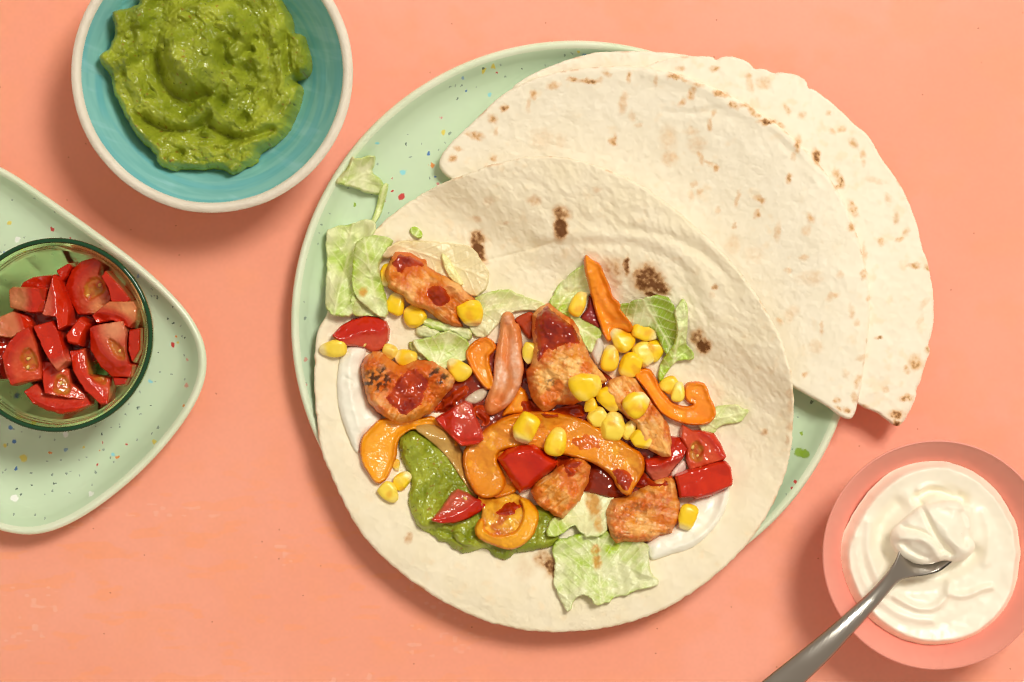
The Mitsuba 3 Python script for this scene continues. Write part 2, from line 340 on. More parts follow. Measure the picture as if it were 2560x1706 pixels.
def blue_glaze(p, n, uv):
    x, y = p.x - float(bc[0]), p.y - float(bc[1])
    r = dr.sqrt(x * x + y * y); a = dr.atan2(y, x)
    st = mikit.fbm(r * 700, a * 3.2, p.z * 30, 3)
    col = mikit.mix((0.165, 0.445, 0.440), (0.240, 0.530, 0.510), 0.6 * mikit.smoothstep(0.3, 0.7, st) + 0.3)
    col = mikit.mix(col, (0.34, 0.62, 0.66), 0.45 * mikit.smoothstep(0.58, 0.82, mikit.fbm(x * 55, y * 230 + x * 90, 4.0, 4)))
    return mikit.mix(col, (0.06, 0.38, 0.50), 0.35 * mikit.smoothstep(0.5, 0.75, mikit.fbm(r * 400, a * 1.7 + 3, 1.0, 2)))
mat('m_blue', 0.45, 0.4, base=mikit.proc(blue_glaze), bump=lumpy(0.00018, 500, 1500))
mat('m_white_clay', 0.6, 0.3, base=mikit.proc(lambda p, n, uv: mikit.mix((0.62, 0.56, 0.46), (0.72, 0.67, 0.57), mikit.fbm(p.x * 180, p.y * 180, p.z * 180, 3))), bump=lumpy(0.0003, 500, 1500))
for part, pr, m in (('inside', BOWL_IN, 'm_blue'), ('body', BOWL_OUT, 'm_white_clay')):
    v, f = revolve(pr / 1000, 240, wob_)
    v[:, :2] += bc
    if part == 'body':
        zz = v[:, 2].reshape(len(pr), 240); zz += (np.exp(-((np.arange(len(pr)) - 10) / 8.0) ** 2)[:, None] * 0.0006 * ring_noise(np.arange(240) * 2 * np.pi / 240, 4, 9))
        v[:, 2] = zz.ravel()
    emit('blue_bowl__' + part, v, f, None, m, normals(v, f))
    if part == 'inside': lay(Polygon(v[-240:, :2]), np.vstack([v[240:, :2][::2], [bc]]), np.r_[v[240:, 2][::2], 0.007])
tag('blue_bowl', 'handmade turquoise bowl with white unglazed rim holding guacamole', 'bowl')

def seg_d(x, y, pts):
    return shapely.distance(shapely.points(np.c_[x, y]), LineString(pts))
def ridge(x, y, cr, pts, w, h):
    c = resample(chaikin_open(cr(pts), 3), 4, False)
    return h * np.exp(-(seg_d(x, y, c) / w) ** 2)
def chaikin_open(p, n):
    return smooth_profile(p, n)
GUAC = J([(620, -60), (600, 30), (570, 70), (450, 110), (400, 150), (430, 220), (410, 300), (390, 370), (330, 410), (325, 480), (390, 550), (400, 650), (440, 750), (500, 870), (580, 1000), (690, 1090), (700, 1150), (760, 1190), (830, 1218), (860, 1190), (1000, 1200), (1150, 1185), (1220, 1245), (1330, 1170), (1405, 1105), (1400, 1075), (1550, 1000), (1650, 850), (1690, 720), (1710, 610), (1630, 560), (1760, 552), (1775, 450), (1740, 330), (1720, 250), (1640, 240), (1645, 150), (1590, 60), (1540, -40), (1480, -160), (1330, -280), (1100, -330), (880, -300), (700, -200)])
def guac_shape(x, y, d):
    cx, cy = J([[1030, 430]])[0]
    rr = np.hypot(x - cx, y - cy)
    z = 17 * np.exp(-(rr / 200) ** 2) + 5 * np.exp(-(rr / 95) ** 2)
    R_ = lambda pts, w, h: ridge(x, y, J, pts, w, h)
    z += R_([(880, 180), (960, 120), (1100, 110), (1230, 170), (1290, 260)], 26, 4.0)
    z += R_([(830, 330), (870, 480), (960, 580)], 26, 4.5)
    z += R_([(520, 480), (560, 640), (650, 780), (800, 870), (960, 880), (1080, 790)], 24, 4.5)
    z += R_([(640, 160), (620, 300), (560, 420)], 22, 3.0)
    z += R_([(1500, 200), (1580, 420), (1590, 640), (1500, 830), (1360, 930), (1150, 870)], 26, 4.5)
    z += R_([(1330, 250), (1400, 420), (1440, 560)], 16, 2.6)
    z += R_([(830, 980), (1000, 1060), (1200, 1070), (1400, 1010)], 22, 2.6)
    z += R_([(560, 900), (680, 1000), (820, 1060)], 24, 2.4)
    z -= R_([(715, 440), (740, 600), (840, 710), (960, 740), (1060, 690)], 13, 4.5)
    z -= R_([(620, 860), (740, 925), (880, 940), (1020, 900), (1080, 830)], 8, 3.4)
    z -= R_([(1180, 360), (1200, 470)], 15, 6.0)
    z -= R_([(1390, 300), (1330, 420)], 8, 3.0)
    z -= R_([(1080, 900), (1200, 980), (1350, 990), (1500, 920)], 8, 3.0)
    z -= R_([(1600, 260), (1620, 520)], 8, 3.0)
    for px, py, w, h in ((1160, 735, 12, 4), (1310, 860, 14, 4), (1315, 520, 12, 4), (1250, 300, 12, 3), (500, 560, 9, 3), (1110, 1050, 8, 2), (870, 1090, 8, 3), (1380, 390, 9, 4)):
        q = J([[px, py]])[0]; z -= h * np.exp(-(((x - q[0]) / w) ** 2 + ((y - q[1]) / w) ** 2))
    return z
def lumps(x, y, c=(519.0, 160.0)):
    """the paste keeps the strokes of the spoon: relief drawn out along the swirl, with avocado lumps in it"""
    r_, t_ = np.hypot(x - c[0], y - c[1]), np.arctan2(y - c[1], x - c[0])
    wr = r_ + 50 * fb(x, y, 110, 2, 66)
    st = meshkit.fbm(np.stack([wr / 17, np.cos(t_) * 4.0, np.sin(t_) * 4.0], -1), 3, 67) - 0.5
    return 4.6 * st * ss(15, 75, r_) + 2.6 * fb(x, y, 30, 3, 61) + 1.5 * fb(x, y, 12, 2, 62) + 1.3 * ss(0.17, 0.27, fb(x, y, 22, 1, 63))
def guac_color(x, y, d, sd):
    t = np.clip(0.5 + 1.6 * fb(x, y, 38, 4, 21), 0, 1)
    c = mixc((0.165, 0.210, 0.009), (0.345, 0.390, 0.032), t)
    c = mixc(c, (0.44, 0.48, 0.09), 0.7 * ss(0.18, 0.32, fb(x, y, 10, 2, 33)))
    c = mixc(c, (0.05, 0.06, 0.008), 0.75 * ss(0.33, 0.40, fb(x, y, 5, 2, 41)))
    return mixc(c, (0.25, 0.07, 0.01), 0.7 * ss(0.36, 0.42, fb(x, y, 8, 1, 55)))
blob('guacamole', GUAC, 10, 22, guac_color, 'm_guac', base=('drape', 2.5, 0), hb=1.5, wob=(3.5, 14), bumps=((2.0, 44), (0.5, 6)), extra=lambda x, y, d: 1.5 * guac_shape(x, y, d) + lumps(x, y), step=2.6)
for k_, (qx, qy, qr) in enumerate(((870, 115, 52), (1315, 400, 62), (1240, 545, 48), (1690, 480, 60), (440, 430, 66), (800, 1120, 62), (1310, 1120, 58), (540, 170, 58), (1340, 600, 44), (1500, 300, 46), (620, 660, 46), (1010, 930, 44), (1120, 170, 50), (700, 330, 40))):
    an_ = np.arange(9) * 2 * np.pi / 9
    rr_ = qr * (0.75 + 0.5 * np.random.default_rng(40 + k_).uniform(size=9))
    blob('guacamole__chunk' + (f'_{k_:03d}' if k_ else ''), J(np.c_[qx + rr_ * np.cos(an_), qy + 0.8 * rr_ * np.sin(an_)]), 2.6, 11, guac_color, 'm_guac', base=('drape', 0.9, 0), hb=1.0, bumps=((1.0, 16), (0.4, 6)), wob=(3, 12), round_=1, step=2.2, profile='smooth',
         extra=lambda x, y, d: facets(x, y, 16, 0.9, 300 + k_), lay_it=False)
tag('guacamole', 'big swirled mound of chunky green guacamole inside the blue bowl', 'guacamole')

# ------------------------------------------------------------------ coral bowl of sour cream
cc = world(np.array([2344.0, 1388.0]), 0.040); CR = 289 * S * (H - 0.040) / H * 1000
CB = smooth_profile([(0, 5.5), (14, 5.5), (20, 6.2), (30, 13.5), (38.5, 26), (44.8, 36.6), (46.6, 39.4), (CR - 1.0, 40.4), (CR, 39.6), (CR - 0.8, 37.4), (41.5, 26), (33, 12), (24, 2.6), (21, 0.5), (0, 0.5)], 3)
v, f = revolve(CB / 1000, 240); v[:, :2] += cc
mat('m_coral', 0.42, 0.4, base=mikit.proc(lambda p, n, uv: mikit.mix((0.740, 0.285, 0.222), (0.765, 0.305, 0.242), mikit.fbm(p.x * 60, p.y * 60, p.z * 60, 3))))
emit('coral_bowl', v, f, None, 'm_coral', normals(v, f))
k = np.repeat(np.arange(len(CB)) <= np.argmax(CB[:, 1]), 240) & (np.arange(len(v)) >= 240)
lay(Polygon(np.c_[cc[0] + CR / 1000 * np.cos(np.arange(90) * np.pi / 45), cc[1] + CR / 1000 * np.sin(np.arange(90) * np.pi / 45)]), np.vstack([v[k][::2, :2], [cc]]), np.r_[v[k][::2, 2], 0.0055])
tag('coral_bowl', 'small smooth coral pink bowl full of sour cream at lower right', 'bowl')
CREAM = K([(560, 700), (600, 620), (660, 520), (740, 410), (850, 320), (980, 262), (1100, 248), (1230, 265), (1350, 320), (1450, 410), (1530, 520), (1585, 620), (1605, 740), (1615, 800), (1600, 900), (1590, 990), (1560, 1080), (1520, 1150), (1440, 1240), (1340, 1310), (1220, 1350), (1090, 1358), (980, 1350), (870, 1310), (780, 1250), (700, 1180), (630, 1090), (575, 980), (545, 880), (540, 790)])
def cream_shape(x, y, d):
    q = lambda px, py: K([[px, py]])[0]
    R_ = lambda pts, w, h: ridge(x, y, K, pts, w, h)
    c = q(1090, 640); rr = np.hypot((x - c[0]) / 1.05, (y - c[1]))
    z = 2.0 * ss(125, 55, rr) + 0.6 * fb(x, y, 60, 2, 5) + 2.0 * ss(165, 230, np.hypot(x - q(1085, 805)[0], y - q(1085, 805)[1]))
    z -= R_([(820, 840), (760, 740), (790, 620), (880, 520)], 22, 4.2)        # hollow left of the dollop
    z -= R_([(930, 960), (1100, 960), (1260, 880), (1330, 800)], 20, 4.0)     # hollow under the spoon
    z -= R_([(1000, 470), (1080, 420), (1190, 440), (1260, 480)], 15, 5.0)
    z += R_([(1000, 420), (1090, 385), (1210, 440)], 9, 1.6)
    z += R_([(700, 620), (690, 780), (740, 940), (800, 1030)], 14, 2.2)
    z += R_([(860, 1060), (980, 1130), (1090, 1130), (1160, 1060), (1180, 980)], 10, 2.2)
    z += R_([(1180, 1040), (1270, 1060), (1370, 1010), (1430, 1000)], 9, 1.8)
    z += R_([(780, 1090), (900, 1180), (1080, 1200)], 12, 1.5)
    z += R_([(1240, 500), (1300, 600), (1270, 720)], 12, 2.4)
    z -= R_([(1010, 500), (1060, 600), (1090, 700), (1200, 800)], 7, 2.4)
    z -= R_([(880, 680), (1000, 700), (1100, 760), (1130, 820)], 7, 2.2)
    z += R_([(900, 740), (1000, 730), (1080, 790)], 16, 2.0)
    z += R_([(1050, 560), (1130, 530), (1220, 560)], 22, 1.6)
    z += R_([(640, 560), (760, 430), (900, 340)], 18, 0.8)
    z += R_([(620, 700), (640, 900), (720, 1060)], 9, 0.9)
    z += R_([(1380, 560), (1430, 700), (1400, 860)], 11, 1.0)
    return z
cream_color = lambda x, y, d, sd: mixc((0.80, 0.755, 0.62), (0.825, 0.785, 0.665), np.clip(0.5 + fb(x, y, 60, 2, 3), 0, 1))
blob('sour_cream', CREAM, 5.6, 24, cream_color, 'm_cream', base=lambda x, y: 24.4 + 0 * x, hb=3.5, profile='smooth', grow=5, wob=(4, 34), bumps=((0.5, 30), (0.12, 10)), extra=cream_shape, step=2.6, z0=0.031)
tag('sour_cream', 'smooth white sour cream with a spooned dollop filling the coral bowl', 'sour cream')

# spoon: a path of cross-sections from the bowl of the spoon along the handle out of the frame
def spoon():
    # (x, y in crop K, height mm, half width mm, hollow mm, thickness mm) from the front tip of the spoon to the end of the handle
    path = [((1262, 575), 35.4, 1.2, 0.0, 1.0), ((1245, 592), 35.2, 5.0, 1.0, 1.1), ((1195, 638), 35.2, 8.8, 3.0, 1.2), ((1120, 703), 35.4, 11.0, 4.6, 1.2), ((1040, 772), 35.4, 10.8, 4.4, 1.2), ((970, 830), 36.4, 8.4, 2.8, 1.3),
            ((915, 874), 37.8, 5.4, 1.2, 1.6), ((868, 912), 39.5, 3.5, 0.3, 2.0), ((826, 955), 41.6, 2.9, -0.5, 2.3), ((770, 1020), 44.3, 3.0, -0.8, 2.3), ((690, 1105), 47.3, 3.3, -0.9, 2.2), ((560, 1235), 50.5, 4.0, -0.9, 2.1),
            ((430, 1360), 52.0, 4.8, -0.9, 2.0), ((300, 1475), 52.6, 5.4, -0.9, 2.0), ((150, 1605), 52.6, 6.0, -0.9, 2.0), ((0, 1740), 52.0, 6.6, -0.9, 1.9), ((-160, 1885), 51.0, 7.0, -0.9, 1.8), ((-260, 1975), 50.4, 7.0, -0.6, 1.6), ((-300, 2010), 50.2, 2.0, 0.0, 1.2)]
    pc_ = np.array([world(K([q[0]])[0], q[1] / 1000) for q in path]) * 1000
    tab = np.array([[*pc_[i], q[1], q[2], q[3], q[4]] for i, q in enumerate(path)])
    s = np.r_[0, np.cumsum(np.linalg.norm(np.diff(tab[:, :3], axis=0), axis=1))]
    from scipy.interpolate import PchipInterpolator
    t = np.linspace(0, s[-1], 150)
    c = PchipInterpolator(s, tab)(t)
    tan = np.gradient(c[:, :2], axis=0); tan /= np.linalg.norm(tan, axis=1, keepdims=True)
    side = np.c_[-tan[:, 1], tan[:, 0]]
    m = 20; a = np.linspace(-1, 1, m)
    up, lo = [], []
    for i in range(len(t)):
        w, hol, th = c[i, 3], c[i, 4], c[i, 5]
        dz = -hol * (1 - a ** 2)
        e = np.sqrt(np.clip(1 - a ** 4, 0, 1)) * th / 2
        xy = c[i, :2] + np.outer(a * w, side[i])
        up.append(np.c_[xy, c[i, 2] + dz + e]); lo.append(np.c_[xy, c[i, 2] + dz - e][::-1][1:-1])
    ringn = m + m - 2
    v = np.array([np.vstack([u, l]) for u, l in zip(up, lo)]).reshape(-1, 3) / 1000
    i, j = np.meshgrid(np.arange(len(t) - 1), np.arange(ringn), indexing='ij')
    q = np.stack([i * ringn + j, i * ringn + (j + 1) % ringn, (i + 1) * ringn + (j + 1) % ringn, (i + 1) * ringn + j], -1).reshape(-1, 4)
    f = np.vstack([q[:, [0, 1, 2]], q[:, [0, 2, 3]]])
    for b in (0, (len(t) - 1) * ringn):
        fan = np.stack([np.full(ringn - 2, b), b + np.arange(1, ringn - 1), b + np.arange(2, ringn)], 1)
        f = np.vstack([f, fan])
    mesh = trimesh.Trimesh(v, f, process=False); mesh.fix_normals()
    f = np.array(mesh.faces); nrm = normals(v, f)
    along = (f.min(1) // ringn)
    cut = np.searchsorted(t, s[7])
    emit('spoon__head', v, f[along < cut], None, 'm_steel', nrm); emit('spoon__handle', v, f[along >= cut], None, 'm_steel', nrm)
spoon()
tag('spoon', 'brushed steel spoon resting in the sour cream with its handle towards the lower edge', 'spoon')
# cream lying in the spoon
def dollop_shape(x, y, d):
    R_ = lambda pts, w, h: ridge(x, y, K, pts, w, h)
    z = 2.6 * ss(20, 70, d)
    z += R_([(930, 590), (1010, 520), (1120, 490), (1240, 500)], 14, 2.4) + R_([(1050, 560), (1130, 620), (1200, 740), (1290, 790)], 16, 2.2) + R_([(880, 700), (980, 690), (1060, 740), (1110, 820)], 11, 2.2)
    z -= R_([(1010, 510), (1050, 600), (1085, 690), (1190, 800)], 7, 2.6) + R_([(900, 640), (990, 660), (1060, 690), (1130, 780)], 6, 1.8) + R_([(900, 740), (960, 790), (1050, 830)], 8, 1.2)
    z -= R_([(1250, 560), (1290, 650), (1270, 740)], 7, 1.6)
    return z
blob('sour_cream__dollop', K([(880, 812), (925, 840), (985, 868), (1050, 872), (1110, 858), (1170, 846), (1225, 858), (1290, 838), (1338, 790), (1345, 740), (1300, 700), (1325, 630), (1290, 560), (1262, 500), (1200, 478), (1120, 486), (1010, 515), (930, 580), (850, 640), (828, 700), (845, 760)]), 4.6, 34, cream_color, 'm_cream',
     base=lambda x, y: 34.6 + 0 * x, hb=4, bumps=((1.0, 40), (0.3, 14)), wob=(3, 24), extra=dollop_shape, z0=0.038, step=2.5, lay_it=False)

# ------------------------------------------------------------------ tortillas
PCX, PCY = 1435.6, 806.0
def on_plate(x, y):
    rr = np.hypot(x - PCX, y - PCY) * 0.167
    return 8.0 + 10.8 * ss(66, 119, rr) - 0.10 * np.clip(rr - 121, 0, 60)
def spot_mask(x, y, rows, sd):
    out = np.zeros(len(x))
    jx = x + 15 * fb(x, y, 13, 3, sd); jy = y + 15 * fb(x, y, 13, 3, sd + 1)
    for cx, cy, rx, ry, ang, a in rows:
        c, s = math.cos(math.radians(ang)), math.sin(math.radians(ang))
        dx, dy = jx - cx, -(jy - cy)
        q = np.hypot((dx * c + dy * s) / rx, (-dx * s + dy * c) / ry)
        out = np.maximum(out, a * ss(1.25, 0.35, q))
    return out * np.clip(0.85 + 1.3 * fb(x, y, 7, 2, sd + 2), 0.3, 1.2)
def rows(cr, s, lst): return [(*cr([q[:2]])[0], 1.2 * q[2] / s + 1.8, 1.2 * q[3] / s + 1.8, q[4], 1.28 * q[5]) for q in lst]
back_spots = rows(Q, 2.613, [(480, 245, 45, 16, 0, .9), (545, 262, 26, 10, -30, .7), (640, 300, 34, 12, -10, .8), (600, 350, 20, 40, -20, .8), (535, 410, 28, 14, 40, .6), (780, 355, 45, 14, -10, .85), (865, 430, 30, 18, -30, .9),
    (930, 430, 40, 10, 5, .7), (985, 465, 16, 34, 30, .8), (1090, 540, 55, 13, 5, .95), (1180, 560, 22, 10, -40, .8), (1020, 495, 30, 12, -35, .7), (715, 560, 14, 36, 5, .75), (740, 480, 14, 26, -20, .6), (1285, 680, 18, 50, -10, .85), (1262, 765, 10, 24, 0, .5), (1408, 765, 22, 48, 10, .9), (1560, 910, 22, 56, 20, .9), (1550, 965, 26, 14, 0, .7),
    (1650, 1100, 24, 52, 25, .85), (1635, 1225, 28, 22, 20, .65), (1230, 910, 14, 34, 0, .8), (1045, 1040, 34, 15, -20, .75), (1030, 1140, 18, 26, 10, .75), (905, 1030, 12, 50, -15, .5), (1370, 1170, 20, 34, 20, .6), (1345, 1245, 24, 34, -30, .4), (1165, 1250, 16, 60, -5, .5), (1940, 1170, 18, 34, 0, .6), (2000, 1255, 16, 30, -40, .5), (1955, 1305, 24, 12, 20, .6), (1835, 1320, 16, 26, 0, .7), (1725, 1400, 12, 60, 0, .5), (1715, 1530, 16, 24, 0, .6), (1330, 1420, 18, 14, 0, .5), (2050, 1480, 44, 10, -5, .7), (2140, 1490, 16, 14, 0, .7),
    (980, 300, 20, 50, 10, .45), (1070, 285, 46, 34, -10, .5), (970, 240, 22, 18, 30, .55), (745, 190, 32, 16, 0, .7), (525, 190, 26, 14, 0, .5), (1220, 455, 12, 34, 30, .6), (1320, 490, 26, 20, 30, .45), (1490, 480, 14, 14, 0, .5), (1510, 600, 20, 14, -30, .5), (1580, 585, 26, 14, 20, .5), (1655, 675, 22, 32, 30, .6), (1715, 750, 18, 18, 0, .5), (1720, 800, 12, 20, 0, .4),
    (450, 640, 50, 80, 0, .28), (460, 760, 44, 40, 0, .45), (600, 600, 44, 24, 0, .35), (640, 680, 54, 46, 0, .33), (665, 770, 12, 50, 15, .6), (765, 830, 16, 24, 10, .7), (720, 800, 40, 12, -10, .5), (875, 1330, 44, 50, 0, .3), (1020, 1400, 60, 50, 0, .22), (1880, 1040, 20, 34, 20, .4), (150, 400, 20, 56, -10, .5), (90, 660, 20, 20, 0, .75), (185, 240, 12, 34, -5, .7), (365, 270, 10, 36, 0, .6), (210, 490, 20, 26, 0, .3), (250, 550, 24, 10, 0, .4), (620, 935, 18, 14, 0, .5), (605, 1010, 18, 30, 0, .35), (885, 1210, 14, 14, 0, .6), (780, 1110, 10, 20, -10, .4), (1800, 920, 70, 16, -10, .25), (660, 985, 16, 16, 0, .45)]) \
  + rows(P, 2.353, [(1820, 288, 60, 12, 3, .95), (1720, 280, 34, 10, -5, .8), (1920, 255, 26, 12, -30, .7), (1605, 320, 34, 20, 10, .7), (1490, 365, 18, 22, 0, .7), (1465, 430, 10, 40, -10, .4), (1320, 447, 22, 14, 20, .9), (1250, 505, 24, 26, 0, .75), (1270, 580, 12, 18, 0, .5), (1140, 600, 50, 20, -15, .75), (1050, 680, 24, 16, -20, .7), (1010, 735, 20, 20, 0, .75), (1255, 735, 14, 14, 0, .7), (1540, 620, 70, 60, 0, .2), (1650, 640, 30, 40, 0, .2), (1965, 630, 18, 20, 0, .75), (2020, 420, 22, 60, -10, .45), (1220, 820, 16, 40, 15, .75)]) \
  + rows(R, 2.851, [(1410, 700, 26, 10, -10, 1.0), (1680, 870, 40, 50, 20, .75), (1615, 930, 22, 26, 0, .6), (1765, 790, 16, 24, 0, .7), (1615, 1130, 44, 24, 10, .9), (1545, 1245, 55, 30, 0, .95), (1550, 1310, 40, 20, -10, 1.1), (1260, 1000, 20, 46, -15, .6), (1235, 1120, 14, 36, 0, .6), (1180, 1220, 30, 18, -20, .85), (1110, 1140, 18, 22, 0, .7), (1120, 1205, 22, 10, -30, .7), (1465, 1070, 24, 20, 0, .5), (1320, 1180, 22, 8, -20, .8), (1290, 840, 44, 14, 20, .45), (970, 760, 44, 40, 0, .3), (890, 960, 18, 14, 0, .6), (1010, 630, 12, 44, 0, .6), (1215, 520, 16, 50, 0, .45), (1085, 400, 46, 16, 30, .5), (1335, 415, 20, 18, 0, .5), (1250, 595, 20, 18, 0, .4), (800, 520, 34, 60, -30, .28), (715, 580, 18, 20, 0, .6), (930, 270, 90, 50, 0, .28), (1130, 250, 26, 24, 0, .35), (880, 125, 26, 20, 0, .5), (770, 215, 20, 12, 10, .5), (1305, 240, 18, 26, 0, .6), (1315, 100, 10, 30, 0, .5), (1745, 450, 50, 14, 40, .3), (1710, 580, 14, 50, -25, .3), (1175, 950, 24, 20, 0, .3), (1660, 180, 50, 12, 10, .6), (1770, 205, 16, 14, 0, .7)])
front_spots = rows(P, 2.353, [(1650, 1080, 40, 46, 10, 1.0), (1650, 1160, 30, 60, 0, 1.5), (1490, 998, 32, 20, -10, .75), (1170, 1210, 34, 36, 20, 1.1), (1165, 1280, 26, 70, 25, 1.5), (1165, 1100, 22, 12, -20, .55), (1330, 1125, 10, 8, 0, .5), (1225, 1000, 22, 26, 0, .3), (1860, 935, 20, 12, 0, .4), (710, 1262, 44, 26, 0, .85), (830, 1240, 70, 16, -10, .5)]) \
  + rows(B, 3.92, [(1100, 290, 90, 100, 0, .7), (1235, 260, 22, 80, 0, 1.2), (1440, 390, 130, 120, -30, 1.35), (1560, 470, 80, 50, -20, 1.5), (1480, 540, 60, 24, -20, 1.5), (1160, 420, 40, 30, 0, .6), (1930, 950, 60, 60, 0, 1.0), (1990, 1040, 55, 60, 0, 1.5), (2090, 460, 18, 20, 0, .9), (2060, 540, 20, 20, 0, .3)]) \
  + rows(G, 3.136, [(535, 1240, 20, 36, -10, .7), (1600, 1400, 60, 60, 0, .9), (1650, 1460, 40, 90, 20, 1.1), (1450, 1480, 60, 70, 0, .2)]) \
  + rows(R, 2.851, [(235, 335, 12, 16, 0, .9), (600, 1375, 18, 14, 0, .7), (765, 1090, 16, 24, 0, .5), (770, 1190, 14, 40, 0, .5), (770, 1330, 12, 30, 0, .5), (760, 1420, 12, 20, 0, .5)])
def tortilla_color(spots_, tan, pale, oil=()):
    def fn(x, y, d, sd):
        c = mixc(pale[0], pale[1], np.clip(0.5 + 1.3 * fb(x, y, 55, 4, sd), 0, 1))
        c = mixc(c, (0.80, 0.60, 0.36), 0.35 * ss(0.08, 0.3, fb(x, y, 26, 3, sd + 9)))
        c = mixc(c, (0.58, 0.29, 0.10), 0.55 * ss(9, 0, d) * ss(0.10, 0.25, fb(x, y, 22, 2, sd + 4)))
        if oil: c = mixc(c, (0.70, 0.30, 0.075), np.clip(0.75 * spot_mask(x, y, oil, sd + 30) * ss(-0.25, 0.12, fb(x, y, 40, 3, 15)), 0, 0.8))
        m = spot_mask(x, y, spots_, sd + 20)
        c = mixc(c, tan, 0.85 * np.clip(m, 0, 1))
        c = mixc(c, (0.32, 0.125, 0.025), np.clip(1.1 * (m - 0.72), 0, 0.8))
        return mixc(c, (0.11, 0.035, 0.008), np.clip(1.6 * (m - 0.95), 0, 0.85))
    return fn
back_col = tortilla_color(back_spots, (0.64, 0.345, 0.115), ((0.785, 0.72, 0.565), (0.83, 0.775, 0.64)))
front_col = tortilla_color([(q[0], q[1], 1.12 * q[2], 1.12 * q[3], q[4], 0.98 * q[5]) for q in front_spots], (0.55, 0.30, 0.12), ((0.765, 0.680, 0.485), (0.815, 0.740, 0.570)), oil=[(1390, 1010, 300, 190, 0, 0.9), (1060, 730, 110, 60, -30, 0.55), (1560, 840, 120, 70, 0, 0.5), (1330, 1270, 150, 60, 0, 0.5)])

B_UP = N([(1607, 169), (1653, 150), (1691, 142), (1737, 140), (1783, 142), (1789, 152), (1806, 140), (1837, 142), (1871, 154), (1887, 174), (1906, 169), (1938, 184), (1944, 180), (1990, 184), (2019, 201), (2020, 220), (2036, 222), (2101, 272), (2135, 309), (2174, 337), (2208, 402), (2235, 433), (2265, 483), (2296, 559), (2307, 620), (2319, 643), (2329, 697), (2337, 740), (2337, 796), (2331, 838), (2320, 862), (2331, 877), (2314, 916), (2303, 958), (2292, 975), (2293, 993), (2275, 1031), (2258, 1063), (2240, 1067), (2219, 1052), (2191, 1031), (2152, 1017), (1900, 860), (1600, 600), (1500, 350), (1550, 210)])
B_LO = N([(1270, 225), (1310, 195), (1359, 171), (1422, 148), (1495, 130), (1592, 128), (1665, 132), (1740, 141), (1800, 170), (1750, 280), (1500, 350), (1300, 300)])
A_UP = N([(1095, 400), (1108, 375), (1129, 352), (1165, 318), (1201, 284), (1230, 255), (1274, 222), (1320, 202), (1380, 182), (1440, 172), (1507, 166), (1560, 166), (1610, 168), (1700, 186), (1800, 226), (1900, 282), (1980, 342), (2050, 412), (2110, 502), (2150, 610), (2170, 700), (2175, 790), (2165, 870), (2155, 950), (2145, 1000), (2136, 1036), (2128, 1047), (2117, 1049), (2093, 1038), (2068, 1017), (2016, 987), (1975, 965), (1700, 800), (1400, 615), (1200, 495), (1125, 447), (1100, 425)])
grain = ((0.6, 70), (0.30, 26), (0.18, 11), (0.09, 5))
def buckle(x, y, d):
    z = ridge(x, y, Q, [(300, 230), (560, 260), (820, 410), (1020, 520), (1230, 640), (1400, 900)], 16, 1.0)
    z -= ridge(x, y, Q, [(420, 470), (640, 480), (760, 450)], 9, 0.5)
    z -= ridge(x, y, Q, [(1100, 600), (1300, 780), (1450, 940)], 9, 0.5)
    return z
blob('folded_tortilla__lower_layer', B_LO, 1.8, 7, back_col, 'm_dry', base=on_plate, hb=0.4, wob=(2.5, 18), bumps=grain, round_=2, z0=0.018)
blob('folded_tortilla__upper_layer', B_UP, 2.2, 7, back_col, 'm_dry', base=lambda x, y: on_plate(x, y) + 2.0, hb=1.6, wob=(3, 18), bumps=grain, round_=1, z0=0.021)
tag('folded_tortilla', 'lower of the two folded pale flour tortillas, outer rim hanging over the plate', 'tortilla')
blob('folded_tortilla_001', A_UP, 2.4, 9, back_col, 'm_dry', base=lambda x, y: on_plate(x, y) + 2.2 + 2.0 * ss(1130, 1500, x), hb=1.8, wob=(2, 16), bumps=grain, extra=buckle, round_=2, z0=0.022)
tag('folded_tortilla_001', 'upper of the two folded flour tortillas, brown flecked, right behind the filled wrap', 'tortilla')

